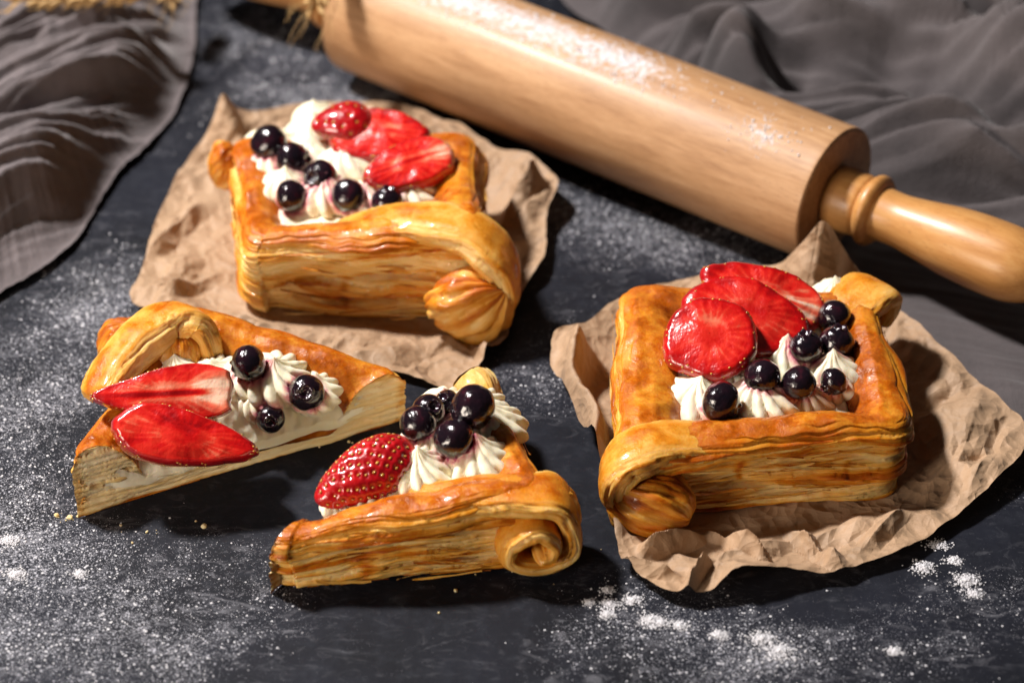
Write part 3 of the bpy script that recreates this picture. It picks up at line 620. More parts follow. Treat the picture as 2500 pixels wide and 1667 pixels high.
CUT_LOOP = []
def crust(Q, hc, base, seed, wr=(1, 1, 1, 1), fd=1.6, bulge=(0, 0, 0, 0), drips=(), cracks=(), cut=None, bare=None, tone=(0, 0, 0, 0), ne=132, na=18):
    K = np.array(KN(fd)); rows = []
    ks = np.arange(len(K)); tq = []
    for i, c in enumerate(CN): tq += list(np.linspace(i, i+1, c, endpoint=False))
    tq.append(len(K)-1); tq = np.array(tq)
    kk = np.stack([np.interp(tq, ks, K[:, c]) for c in range(3)], -1)
    ksm = kk.copy()
    for _ in range(3): ksm[1:-1] = .25*ksm[:-2]+.5*ksm[1:-1]+.25*ksm[2:]
    kk = ksm; M = len(kk); Nn = 4*(ne+na)
    te = np.concatenate([np.linspace(0, 1, ne, endpoint=False), np.ones(na)])
    H = np.concatenate([hc[i]+(hc[(i+1) % 4]-hc[i])*te+bulge[i]*np.sin(np.pi*te) for i in range(4)])
    W = np.concatenate([np.concatenate([np.full(ne, wr[i]), np.linspace(wr[i], wr[(i+1) % 4], na)]) for i in range(4)])
    TN = np.concatenate([np.concatenate([np.full(ne, tone[i]), np.linspace(tone[i], tone[(i+1) % 4], na)]) for i in range(4)])
    for _ in range(30): W = .25*np.roll(W, 1)+.5*W+.25*np.roll(W, -1); H = .25*np.roll(H, 1)+.5*H+.25*np.roll(H, -1); TN = .25*np.roll(TN, 1)+.5*TN+.25*np.roll(TN, -1)
    P0, NO = quad_ring(Q, 0, .75, ne, na)
    sarc = np.concatenate([[0], np.cumsum(np.linalg.norm(np.diff(P0, axis=0), axis=1))])
    V = np.zeros((M, Nn, 3))
    side = np.clip(np.interp(tq, [2, 3, 7, 9.2], [0, 1, 1, 0]), 0, 1); topw = np.clip(np.interp(tq, [7.5, 9, 13, 14], [0, 1, 1, .3]), 0, 1)
    H = H+.17*fbm(sarc*.35, 0, 0, 2, seed+20)
    for k in range(M):
        u = kk[k, 0]; r = max(.12, .75-.3*max(u-.1, 0)); r = .75 if u < .1 else r
        Pk, _ = quad_ring(Q, max(u, -.05), r, ne, na)
        uu = u if u < .2 else None
        if uu is None:
            Pk2, _ = quad_ring(Q, min(u*1.35, 4.0), r, ne, na); Pk3, _ = quad_ring(Q, u*.7, r, ne, na)
            a = np.clip((W-1)/.35, -.86, 1)[:, None]
            Pk = Pk+np.where(a > 0, (Pk2-Pk)*a, (Pk3-Pk)*(-a)/.86*1.0)
        V[k, :, :2] = Pk; V[k, :, 2] = kk[k, 1]*H+kk[k, 2]
    sg = np.repeat(sarc[None], M, 0); zn = V[..., 2]*(3.3/H)[None]
    d, b, lz = layers(sg, zn, seed)
    sm = side[:, None]
    big = .34*pn(sg*.26, zn*.35, 0, seed+30)+.09*pn(sg*.9, zn*.8, 0, seed+31)
    dd = sm*(d*.95+big)
    cr_b = np.zeros_like(dd)
    for (s0, s1, z0, slope, amp, wd) in cracks:              # gaps between the big layers, along the side
        zc = z0+slope*(sg-s0)+.10*pn(sg*.7, 0, 0, seed+40)+.04*pn(sg*2.5, 0, 0, seed+41)
        e = sst(s0, s0+.8, sg)*sst(s1, s1-1.2, sg)
        g = np.exp(-((zn-zc)/wd)**2)*e
        dd -= amp*g*sm; cr_b += .30*np.exp(-((zn-zc-wd*1.6)/(wd*1.1))**2)*e
    V[..., :2] += dd[..., None]*NO[None]
    x, y = V[..., 0], V[..., 1]
    tz = .13*fbm(x*.55, y*.55, 0, 2, seed+50)+.03*fbm(x*1.7, y*1.7, 0, 2, seed+51)+.006*fbm(x*6, y*6, 0, 2, seed+52)
    wr_ = 1-np.abs(pn(x*1.1, y*1.1, .5, seed+53))*2; tz += .02*np.clip(wr_, 0, 1)**3
    V[..., 2] += topw[:, None]*tz
    ht = np.clip(zn/3.3, 0, 1)
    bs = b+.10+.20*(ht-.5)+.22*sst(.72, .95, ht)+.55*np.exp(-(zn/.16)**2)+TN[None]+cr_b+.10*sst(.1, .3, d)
    bt = .545+.10*fbm(x*.5, y*.5, 0, 2, seed+60)+TN[None]*.5+.03*np.clip(wr_, 0, 1)**2
    inner = np.clip(np.interp(tq, [11.5, 13.2], [0, 1]), 0, 1)[:, None]
    bt = bt+.06*inner
    bs = np.minimum(bs, .60+.10*np.tanh((bs-.60)*3))
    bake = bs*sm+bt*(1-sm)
    for (sx, wd, z0, z1, amt) in drips:
        bake += amt*np.exp(-((sg-sx+.12*pn(zn*1.6, 0, 0, seed+70))/(wd*(.6+.5*sst(z0, z1, zn))))**2)*sst(z0-.12, z0+.1, zn)*sst(z1+.15, z1-.1, zn)*sm
    if bare is not None:                                       # torn-off top crust showing pale crumb
        (bx, by, br) = bare; q = np.exp(-(((x-bx)**2+(y-by)**2)/br**2)**2*.7); bake -= .6*q*(1-.3*sm)
    flow = np.stack([sg, np.where(sm > .5, lz, lz), np.full_like(sg, seed*3.7)], -1)
    sd = np.repeat(sm, Nn, 1)
    V = V-np.array(base)
    me = mesh_np('crust', V.reshape(-1, 3), grid_faces(M, Nn, True), {'bake': bake.ravel(), 'flow': flow.reshape(-1, 3), 'side': sd.ravel()})
    if cut is not None:
        co, no = cut
        bm = bmesh.new(); bm.from_mesh(me)
        bmesh.ops.bisect_plane(bm, geom=bm.verts[:]+bm.edges[:]+bm.faces[:], dist=1e-7, plane_co=(Vector((*co, 0))-Vector(base))*S, plane_no=Vector((*no, 0)), clear_outer=True)
        bm.to_mesh(me); bm.free(); me.update()
    if cut is not None:
        W = np.empty(len(me.vertices)*3); me.vertices.foreach_get('co', W); W = W.reshape(-1, 3)/S+np.array(base)
        dp = (W[:, 0]-co[0])*no[0]+(W[:, 1]-co[1])*no[1]; CUT_LOOP.clear(); CUT_LOOP.append(W[np.abs(dp) < 2e-4])
    me.materials.append(M_CRUST)
    return me

def strip(path, half_w, half_t, waxis, base, seed, n=180, nc=64, bake0=.42, sq=2.6, cap=.06):
    """rolled or folded band of laminated dough swept along a path; its cut edges show the layers"""
    P = catmull(path, n); T = np.gradient(P, axis=0); sl = np.concatenate([[0], np.cumsum(np.linalg.norm(np.diff(P, axis=0), axis=1))])
    T /= np.linalg.norm(T, axis=1)[:, None]
    Wd = np.array(waxis, float)[None]-T*(T@np.array(waxis, float))[:, None]; Wd /= np.linalg.norm(Wd, axis=1)[:, None]
    Nn = np.cross(T, Wd)
    t = np.linspace(0, 1, n)
    cp = np.sqrt(np.clip(1-np.clip((cap-t)/cap, 0, 1)**2, .0004, 1))*np.sqrt(np.clip(1-np.clip((t-1+cap)/cap, 0, 1)**2, .0004, 1))
    a = np.interp(t, np.linspace(0, 1, len(half_w)), half_w)*cp; b = np.interp(t, np.linspace(0, 1, len(half_t)), half_t)*cp
    ph = np.linspace(0, 2*np.pi, nc, endpoint=False); c, s = np.cos(ph), np.sin(ph)
    cx = np.sign(c)*np.abs(c)**(2/sq); sx = np.sign(s)*np.abs(s)**(2/sq)
    edge = np.abs(cx)**3; edge = np.repeat(edge[None], n, 0)                       # 1 on the cut edges (ends of width)
    SL = np.repeat(sl[:, None], nc, 1); lay = sx[None]*b[:, None]                 # layers stacked through the thickness
    wid = cx[None]*a[:, None]
    d, br, lz = layers(SL*.9, lay*1.6+3, seed, 3.0)
    ridge = pn(SL*.5, wid*1.6, lay*1.2, seed+5)*.06+pn(SL*.9, wid*4, lay*3, seed+6)*.03+pn(SL*2.2, wid*2.2, lay*2, seed+9)*.02
    lump = .13*pn(SL*.55, 2.5, 0, seed+10)+.07*pn(SL*1.4, 1.5, 0, seed+11); a = a*(1+lump[:, 0]); b = b*(1-.8*lump[:, 0]+.08*pn(sl*.9, .5, 0, seed+12))
    dd = edge*(d*.55)+(1-edge)*ridge
    dd = dd*cp[:, None]
    pos = P[:, None]+Wd[:, None]*(cx[None, :, None]*(a[:, None]+dd*1.0)[..., None])+Nn[:, None]*(sx[None, :, None]*(b[:, None]+dd*.7)[..., None])
    bake = edge*(br*.6+.10)+(1-edge)*(bake0+.9*ridge+.12*pn(SL*.6, wid, 0, seed+8))
    flow = np.stack([SL, np.where(edge > .5, lz, wid*.8+5), np.full_like(SL, seed*1.9)], -1)
    sd = .12+.88*edge
    V = pos-np.array(base)
    return mesh_np('corner_scroll', V.reshape(-1, 3), grid_faces(n, nc, True), {'bake': bake.ravel(), 'flow': flow.reshape(-1, 3), 'side': sd.ravel()})

def bulb(center, radii, pole, base, seed, ridges=15, amp=.10, bake0=.34, m=64, n=96):
    """fat dough knob: laminated folds running from its pole"""
    al = np.linspace(.01, np.pi-.01, m)[:, None]; be = np.linspace(0, 2*np.pi, n, endpoint=False)[None]
    dirs = np.stack([np.cos(al)+0*be, np.sin(al)*np.cos(be), np.sin(al)*np.sin(be)], -1)
    x = Vector(pole).normalized(); y = x.cross(Vector((.2, .1, 1))).normalized(); z = x.cross(y)
    R = np.array([x, y, z]); dirs = dirs@R
    wp = be*ridges/2+2.6*pn(np.cos(be)*1.2, np.sin(be)*1.2, al*.7, seed)+.6*al+.8*pn(np.cos(be)*3, np.sin(be)*3, al*1.2, seed+9)
    rg = np.abs(np.sin(wp))**.55
    idx = np.floor(wp/np.pi)
    lay = .10*pn(al*1.6, be*3.5+9, 0, seed+2)+.04*pn(al*3, be*9, 0, seed+3)
    d = (amp*(rg-.6)+amp*.8*h1(idx, seed)*rg)*np.sin(al)**.7+lay*np.sin(al)+.06*pn(dirs[..., 0]*1.5, dirs[..., 1]*1.5, dirs[..., 2]*1.5, seed+4)
    V = np.array(center)+dirs*np.array(radii)*(1+d[..., None])
    V[..., 2] = np.maximum(V[..., 2], .06+.03*pn(V[..., 0], V[..., 1], 0, seed))
    bake = bake0+.30*pn(al*1.1, be*2.5, 0, seed+5)+.22*(rg-.6)+.22*h1(idx, seed+3)*.6+.22*sst(.2, .9, dirs[..., 2])+.35*np.exp(-((V[..., 2]-.06)/.25)**2)
    V = V-np.array(base)
    return mesh_np('corner_knob', V.reshape(-1, 3), grid_faces(m, n, True), {'bake': bake.ravel(), 'flow': np.stack([al*1.4+0*be, be*1.6+0*al, al*0+be*0+seed*1.3], -1).reshape(-1, 3), 'side': np.full(m*n, .75)})
def flakes(Q, hc, base, seed, count, edges, zr=(.3, 2.7), ne=180, na=26):
    """loose papery flakes standing off the layered sides"""
    rg = np.random.default_rng(seed); P, NO = quad_ring(Q, 0, .55, ne, na); VV, FF, BK, FL = [], [], [], []
    nu, nv = 9, 4; F0 = grid_faces(nv, nu, False); off = 0
    for q in range(count):
        e = rg.choice(edges); i = e*(ne+na)+int(rg.uniform(.2, .8)*ne); p, n = P[i], NO[i]; t = np.array([-n[1], n[0]])
        z0 = rg.uniform(*zr); ln = rg.uniform(.6, 2.3); wd = rg.uniform(.03, .10); tilt = rg.normal()*.06; lift = rg.uniform(.0, .07)
        u = np.linspace(-1, 1, nu)[None]; v = np.linspace(0, 1, nv)[:, None]
        prof = np.sqrt(np.clip(1-u**2*.98, 0, 1))*(1+.35*pn(u*3, q, 0, seed))
        zz = z0+tilt*u*ln+v*wd*prof*rg.choice([-1, 1])
        out = .10+lift*v**1.5+.05*pn(u*1.5, v, q, seed+1)+.12*rg.uniform(-.3, 1)
        xy = p[None, None]+t*(u*ln/2+0*v)[..., None]+n*(out+0*u)[..., None]
        VV.append(np.concatenate([xy, zz[..., None]+0*u[..., None]], -1).reshape(-1, 3)-np.array(base)); FF.append(F0+off); off += nu*nv
        BK.append(np.full(nu*nv, rg.uniform(.05, .62))); FL.append(np.stack([u*ln+0*v, zz+0*u, np.full((nv, nu), q*.37)], -1).reshape(-1, 3))
    return mesh_np('flakes', np.concatenate(VV), np.concatenate(FF), {'bake': np.concatenate(BK), 'flow': np.concatenate(FL), 'side': np.ones(off)})

# ---- fruit positions are needed for the juice stains on the cream
BERRIES = {
 'right': [((6.84, -7.58, 3.25), .66), ((8.3, -6.4, 3.35), .60), ((9.5, -6.58, 3.25), .57), ((10.7, -6.32, 3.1), .46), ((9.9, -4.78, 3.35), .56), ((10.98, -4.39, 3.3), .58), ((11.03, -2.99, 3.35), .54)],
 'back': [((-9.06, 7.13, 3.85), .68), ((-8.11, 6.24, 3.7), .66), ((-7.02, 5, 3.7), .63), ((-8.02, 4.21, 3.45), .58), ((-5.95, 3.97, 3.65), .60), ((-4.52, 3.62, 3.6), .56)],
 'left': [((-8.8, -5.53, 3.25), .60), ((-6.89, -6.15, 2.5), .58), ((-8.07, -6.68, 1.8), .46)],
 'front': [((-1.27, -8.77, 3.95), .76), ((-1.86, -9.87, 3.55), .68), ((-3.04, -8.91, 3.4), .62), ((-2.7, -8.33, 3.45), .55), ((-2.12, -7.73, 3.3), .45)],
}
def stain(Vw, key):
    s = np.zeros(len(Vw))
    for (c, r) in BERRIES[key]:
        d = np.linalg.norm(Vw-np.array(c), axis=1)-r
        s = np.maximum(s, np.clip(1-d/.34, 0, 1)**1.4)
    return s
def rosette(parent, base, key, pos, R, Hh, seed, lean=(0, 0), n=11, twist=.55):
    rg = np.random.default_rng(seed)
    kn = np.array([(0, .72, -.25), (.1, .86, 0), (.2, 1.0, .16), (.35, 1.0, .36), (.5, .86, .56), (.65, .62, .73), (.78, .36, .86), (.9, .14, 1.02), (1, .012, 1.16)])
    m = 38; t = np.linspace(0, 1, m); c = catmull(kn[:, 1:], m)
    N_ = 121; th = np.linspace(0, 2*np.pi, N_, endpoint=False)
    f = (n*th[None]/(2*np.pi)+twist*n/6*(t[:, None]**1.3)*1.6+.12*pn(np.cos(th)*1.5, np.sin(th)*1.5, t[:, None], seed)) % 1
    w = np.sin(np.pi*f**1.55)**.62
    amp = .27*np.interp(t, [0, .15, .6, .9, 1], [.5, 1, .9, .55, 0])[:, None]*(1+.25*pn(np.cos(th)*2, np.sin(th)*2, 0, seed+3))[None]
    lob = 1+.07*pn(np.cos(th)*.9, np.sin(th)*.9, 0, seed+1)[None]
    r = R*c[:, :1]*(1-amp+amp*w)*lob
    z = Hh*c[:, 1:2]+.05*R*(w-.5)*np.clip(1-t[:, None], 0, 1)
    bend = np.array(lean)[None, None]*(np.clip(c[:, 1:2], 0, 2)**2)[..., None]*Hh
    V = np.stack([r*np.cos(th)[None]+bend[..., 0], r*np.sin(th)[None]+bend[..., 1], z+0*r], -1).reshape(-1, 3)
    V += .02*R*np.stack([pn(V[:, 0]*4, V[:, 1]*4, V[:, 2]*4, seed+6+i) for i in range(3)], -1)
    me = mesh_np('cream_rosette', V, grid_faces(m, N_, True), {'stain': stain(V+np.array(pos), key)})
    o = obj('cream_rosette', me, M_CREAM, parent); o.location = Vector(np.array(pos)-np.array(base))*S
    return o

def cream_bed(Q, inset, z, base, key, seed, zfun=None):
    rows = []
    for k, u in enumerate(np.linspace(inset, 4.1, 26)):
        P, _ = quad_ring(Q, u, max(.1, .6-.2*u), 46, 10); zz = np.full(len(P), z-(.35 if k == 0 else .08 if k == 1 else 0))
        rows.append(np.concatenate([P, zz[:, None]], -1))
    V = np.array(rows); x, y = V[..., 0], V[..., 1]
    V[..., 2] += .12*fbm(x*1.1, y*1.1, 0, 3, seed)
    if zfun is not None: V[..., 2] += zfun(x, y)
    W = V.reshape(-1, 3)
    return mesh_np('cream', W-np.array(base), grid_faces(V.shape[0], V.shape[1], True), {'stain': stain(W, key)})

# ================= whole pastry at right
def c3(Q): q = np.mean(np.array(Q), 0); return (float(q[0]), float(q[1]), .08)
bR = c3(QR); pr_ = empty('strawberry_blueberry_pastry', bR)
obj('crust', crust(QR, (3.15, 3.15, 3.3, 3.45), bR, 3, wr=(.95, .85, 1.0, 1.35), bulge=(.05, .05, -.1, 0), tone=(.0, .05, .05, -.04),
    drips=[(3.0, .16, 1.25, 2.3, .38), (6.6, .12, 1.2, 1.9, .25), (20.0, .2, 1.0, 2.4, .3)], cracks=[(1.6, 8.5, 1.0, .02, .18, .05), (3.5, 9.2, 2.05, .03, .14, .05), (9.5, 16, 1.7, 0, .2, .06)]), None, pr_)
obj('corner_scroll', strip([(8.0, -8.2, 1.9), (6.6, -8.85, 2.5), (5.1, -9.12, 2.72), (4.05, -9.45, 2.62), (3.5, -9.7, 2.15), (3.45, -9.8, 1.5), (3.7, -9.85, 1.0)],
    [.5, .7, .82, .92, .95, .9, .7], [.25, .42, .52, .60, .62, .6, .5], (.05, 1, .05), bR, 13), M_CRUST, pr_)
obj('corner_knob', bulb((4.52, -10.29, 1.12), (1.40, .95, 1.12), (-.95, .25, .45), bR, 15, ridges=19, amp=.075, bake0=.32), M_CRUST, pr_)
obj('dough_tongue', strip([(4.64, -10.39, 1.5), (4.25, -10.48, 1.75), (3.99, -10.65, 1.6), (3.94, -10.77, 1.25)], [.22, .26, .26, .2], [.2, .22, .22, .16], (1, .2, .1), bR, 16, n=60, nc=32, bake0=.5, cap=.2), M_CRUST, pr_)
obj('corner_scroll', strip([(10.9, -3.3, 2.3), (11.5, -2.5, 2.95), (12.05, -1.8, 3.2), (12.5, -1.3, 3.2), (12.8, -1.0, 2.85), (12.85, -.95, 2.3), (12.7, -1.0, 1.7)], [.5, .8, .95, 1.0, .95, .8, .6], [.25, .32, .38, .40, .40, .38, .3], (.72, -.70, 0), bR, 14, bake0=.42), M_CRUST, pr_)
stuff(obj('flakes', flakes(QR, None, bR, 61, 80, [0, 0, 1, 3], (.3, 2.7)), M_CRUST, pr_))
cr = obj('cream', cream_bed(QR, 1.5, 2.25, bR, 'right', 3), M_CREAM, pr_)
for i, (p, R, H, ln) in enumerate([((6.13, -6.53, 2.1), 1.22, 1.15, (.1, .1)), ((8.37, -6.71, 2), 1.15, 1.5, (-.08, .1)), ((9.81, -6.27, 2), .85, 1.0, (.1, -.1)), ((10.94, -5.33, 2), .98, 1.45, (-.1, .1)), ((9.3, -4.67, 2.1), .95, 1.45, (0, .12)), ((7.26, -5.35, 2.1), .95, 1.15, (.2, 0)), ((5.74, -5.35, 2.1), .85, .95, (.1, .2)), ((11.66, -3.04, 2), .85, 1.2, (0, 0)), ((11.42, -1.17, 2.2), .95, 1.3, (-.1, .1)), ((8.47, -3.17, 2.1), 1.0, 1.1, (0, 0)), ((10.13, -1.99, 2.1), 1.0, 1.1, (0, 0)), ((7.27, -1.99, 2.1), 1.1, .9, (0, 0)), ((6.07, -3.17, 2.1), 1.0, .8, (0, 0))]):
    rosette(cr, bR, 'right', p, R*1.2, H*.95, 100+i, ln, n=10+i % 3)
tag(pr_, 'whole square puff pastry with cream on the right parchment', 'pastry', 'strawberry blueberry cream pastries')

# ================= farthest whole pastry
bB = c3(QB); pb = empty('strawberry_blueberry_pastry', bB)
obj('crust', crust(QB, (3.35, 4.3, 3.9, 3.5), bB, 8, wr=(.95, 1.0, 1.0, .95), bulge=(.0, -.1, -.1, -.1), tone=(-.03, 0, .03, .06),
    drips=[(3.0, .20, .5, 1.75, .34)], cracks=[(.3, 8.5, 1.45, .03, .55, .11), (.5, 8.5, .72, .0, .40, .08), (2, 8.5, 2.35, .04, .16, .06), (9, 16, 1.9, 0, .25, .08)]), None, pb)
eB = np.array(QB[1])-np.array(QB[0]); eB /= np.linalg.norm(eB); nB = np.array([eB[1], -eB[0]])
def loc(C, e, n, L2, off):
    return [(C[0]+e[0]*t+n[0]*o, C[1]+e[1]*t+n[1]*o, z) for (t, z, o) in L2]
obj('corner_scroll', strip(loc(QB[1], eB, nB, [(-5.8, 2.6, -1.5), (-3.9, 3.5, -1.1), (-2.1, 3.85, -.85), (-.7, 3.8, -.5), (.2, 3.25, -.2), (.65, 2.5, .0), (.7, 1.7, .15), (.4, 1.1, .2)], 0),
    [.5, .7, .85, .95, 1.0, 1.0, .9, .7], [.25, .42, .55, .62, .66, .66, .6, .5], (-nB[0], -nB[1], .1), bB, 23, bake0=.44), M_CRUST, pb)
obj('corner_knob', bulb((-1.43, 0.16, 1.55), (1.55, .95, 1.42), (.75, -.35, .6), bB, 25, ridges=15, amp=.12, bake0=.30), M_CRUST, pb)
stuff(obj('flakes', flakes(QB, None, bB, 62, 60, [0, 0, 1, 3], (.3, 3.2)), M_CRUST, pb))
obj('corner_knob', bulb((-10.85, 7.69, 2.5), (.62, .8, .95), (.8, .3, .6), bB, 24, ridges=11, amp=.09, bake0=.26), M_CRUST, pb)
cr = obj('cream', cream_bed(QB, 1.3, 2.85, bB, 'back', 5), M_CREAM, pb)
for i, (p, R, H, ln) in enumerate([((-8.32, 5.23, 2.75), .9, 1.15, (0, .1)), ((-6.77, 4.69, 2.75), 1.0, 1.3, (0, 0)), ((-5.26, 4.42, 2.75), 1.0, 1.1, (0, 0)), ((-3.76, 4.69, 2.75), 1.0, 1.2, (.1, 0)), ((-8.74, 6.89, 2.75), 1.0, 1.2, (-.1, .1)), ((-7.55, 7.45, 2.75), 1.0, 1.2, (0, .1)), ((-6.13, 6.75, 2.75), 1.1, 1.3, (0, .1)), ((-7.49, 8.95, 2.7), 1.0, 1.2, (0, .1)), ((-9.15, 8.3, 2.75), .9, 1.0, (0, 0)), ((-4.93, 7.45, 2.75), 1.1, 1.0, (0, 0)), ((-7.48, 10.06, 2.7), .85, 1.1, (-.1, .1)), ((-5.48, 9.46, 2.75), 1.1, 1.0, (0, 0)), ((-3.37, 6.61, 2.75), .9, 1.0, (0, 0))]):
    rosette(cr, bB, 'back', p, R*1.2, H*.95, 140+i, ln, n=10+i % 3)
tag(pb, 'whole square puff pastry with cream on the far parchment', 'pastry', 'strawberry blueberry cream pastries')

# ================= cut halves
def cut_crumb(A, B, n_out, prof, base, seed, sinA=.70, start=-.02, hA=1.0, hB=1.0):
    Lc = float(np.linalg.norm(B-A)); e = (B-A)/Lc
    W = CUT_LOOP[0]; W = W[W[:, 2] > .35]; xw = (W[:, 0]-A[0])*e[0]+(W[:, 1]-A[1])*e[1]; zw = W[:, 2]      # the crust's own outline in the cut plane
    nx, nz = 340, 50
    x = np.linspace(xw.min()+.02, xw.max()-.02, nx); u = np.minimum(x-xw.min(), xw.max()-x)*sinA
    top = np.array([zw[np.abs(xw-q) < .07].max() if (np.abs(xw-q) < .07).any() else np.nan for q in x])
    ok = ~np.isnan(top); top = np.interp(x, x[ok], top[ok]); top = np.convolve(np.pad(top, 3, 'edge'), np.ones(7)/7, 'valid')-.01; start = x[0]; Lc = Lc
    fz = np.linspace(0, 1, nz)[:, None]; z = .03+(top[None]-.03)*fz; X = np.repeat(x[None], nz, 0)
    lz = z+.10*pn(X*.5, z*.8, 0, seed)
    i = np.floor(lz*4.5); d = .13*pn(X*.4+i*5.1, i*2.3, 0, seed+1)+.035*pn(X*1.6, lz*7, 0, seed+2)+.018*pn(X*5, lz*12, 0, seed+3)-.08*(2*(lz*4.5-i)-1)**4
    hole = np.clip(pn(X*1.1, lz*2.6, .4, seed+4)-.25, 0, 1)*.34*sst(.2, .5, z)*sst(0, .3, top[None]-z)
    off = .03+d-hole
    jg = .07*pn(i*3.3, 1.5, 0, seed+8)+.05*pn(lz*6, .5, 0, seed+9)
    ew = np.exp(-(x[None]-x[0])/.25)-np.exp(-(x[-1]-x[None])/.25); X = X+.5*jg*ew
    V = np.stack([A[0]+e[0]*X+n_out[0]*off, A[1]+e[1]*X+n_out[1]*off, z], -1)-np.array(base)
    edge = np.exp(-(z/.09)**2)*.55+np.exp(-((top[None]-z)/.10)**2)*.45*sst(2.0, 1.6, u[None])+np.exp(-((u[None]-.1)/.14)**2)*.3
    bake = .16+edge+.3*hole+.30*pn(X*.25+i*3.3, i*1.7, 0, seed+6)+.15*pn(X*.6, lz*7, 0, seed+7)
    return mesh_np('cut_face', V.reshape(-1, 3), grid_faces(nz, nx, False), {'bake': bake.ravel(), 'flow': np.stack([X, lz, np.full_like(X, seed)], -1).reshape(-1, 3)})
def slice_cream(A, B, C, base, key, seed, z0, z1, inset=.95):
    e = (B-A)/np.linalg.norm(B-A); n = C-A-e*np.dot(C-A, e); dmax = np.linalg.norm(n); n = n/dmax; Lc = np.linalg.norm(B-A)
    xs_ = np.linspace(inset*1.35, Lc-inset*1.35, 160); fy = np.linspace(0, 1, 90)[:, None]
    xc = np.dot(C-A, e)
    lim = np.where(xs_ < xc, (xs_)*dmax/xc, (Lc-xs_)*dmax/(Lc-xc))-inset*1.25
    lim = np.maximum(lim, .05); Yd = fy*lim[None]; X = np.repeat(xs_[None], 90, 0)
    ends = np.exp(-(X-inset*1.35)/.7)+np.exp(-(Lc-inset*1.35-X)/.7)
    z = z0+(z1-z0)*np.clip(np.maximum(sst(-.35, 1.1, Yd), np.minimum(ends*1.1, .62)), 0, 1)+.20*fbm(X*1.1, Yd*1.1, 0, 3, seed)*sst(-.2, .5, Yd)+.08*fbm(X*3, Yd*3, 0, 2, seed+2)
    yo = (-.07-.05*pn(xs_*1.7, .5, 0, seed+5)[None]*sst(.3, 0, Yd))*(1-np.clip(ends*2.5-.6, 0, 1))+.05*np.clip(ends*2.5-.6, 0, 1)
    V = np.stack([A[0]+e[0]*X+n[0]*(Yd+yo), A[1]+e[1]*X+n[1]*(Yd+yo), z], -1)
    row0 = V[0].copy(); row0[:, 2] = np.minimum(row0[:, 2]-.12, z0-.10+.14*pn(xs_*1.3, .5, 0, seed+6)); V = np.concatenate([row0[None], V])
    W = V.reshape(-1, 3)
    return mesh_np('cream', W-np.array(base), grid_faces(91, 160, False), {'stain': stain(W, key)})
PROF = [(0, 2.5), (.12, 2.9), (.3, 3.08), (.62, 3.08), (.92, 2.9), (1.2, 2.3), (1.45, 1.5), (1.7, .9), (3, .85), (9, .85)]

# left half
A, B, C = QL_A, QL_B, QL_C; D_ = A+B-C; e = (B-A)/np.linalg.norm(B-A); nO = np.array([e[1], -e[0]])
bL = (float(C[0]*.4+A[0]*.3+B[0]*.3), float(C[1]*.4+A[1]*.3+B[1]*.3), .02); pl = empty('pastry_half', bL)
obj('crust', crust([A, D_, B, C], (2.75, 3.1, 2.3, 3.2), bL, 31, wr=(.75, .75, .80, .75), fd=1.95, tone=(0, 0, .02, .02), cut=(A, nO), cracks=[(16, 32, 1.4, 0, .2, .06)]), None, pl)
obj('cut_face', cut_crumb(A, B, nO, PROF, bL, 5, hA=.97), M_CRUMB, pl)
obj('corner_scroll', strip([(-13.78, -6.84, 2.75), (-13.34, -5.68, 3.05), (-12.64, -4.57, 3.3), (-11.77, -3.62, 3.45), (-11.06, -3.47, 3.2), (-10.71, -3.7, 2.5), (-10.74, -3.58, 1.7)], [.55, .75, .85, .9, .9, .85, .65], [.4, .56, .66, .72, .72, .62, .45], (.75, -.62, .2), bL, 33, bake0=.45), M_CRUST, pl)
obj('corner_knob', bulb((-13.35, -3.06, 2.05), (.95, .9, 1.05), (.7, .2, .6), bL, 34, ridges=9, amp=.12, bake0=.36), M_CRUST, pl)
obj('corner_knob', bulb((-11.63, -4.27, 2.55), (1.15, .75, 1.05), (.2, .3, .9), bL, 35, ridges=10, amp=.04, bake0=.16), M_CRUST, pl)
stuff(obj('flakes', flakes([A, D_, B, C], None, bL, 63, 16, [3], (.3, 2.6)), M_CRUST, pl))
cr = obj('cream', slice_cream(A, B, C, bL, 'left', 7, .74, 2.2), M_CREAM, pl)
for i, (p, R, H, ln) in enumerate([((-11.4, -4.93, 2.3), .72, .8, (.05, 0)), ((-8.11, -5.22, 2), 1.15, 1.25, (.1, -.1)), ((-9.14, -5.24, 2.1), .9, .9, (0, 0)), ((-6.72, -5.51, 1.7), .85, .95, (.1, .1)), ((-8.53, -5.94, 1.6), .72, .9, (-.1, -.2)), ((-10.13, -5.01, 2.1), 1, .8, (0, 0)), ((-12.89, -6.89, 1.3), .8, .8, (0, 0)), ((-11.71, -5.99, 1.9), 1, .8, (0, 0))]):
    rosette(cr, bL, 'left', p, R*1.2, H*.95, 180+i, ln, n=11+i % 3)
tag(pl, 'cut half of a cream pastry at left, its crumb facing the camera', 'pastry', 'strawberry blueberry cream pastries')

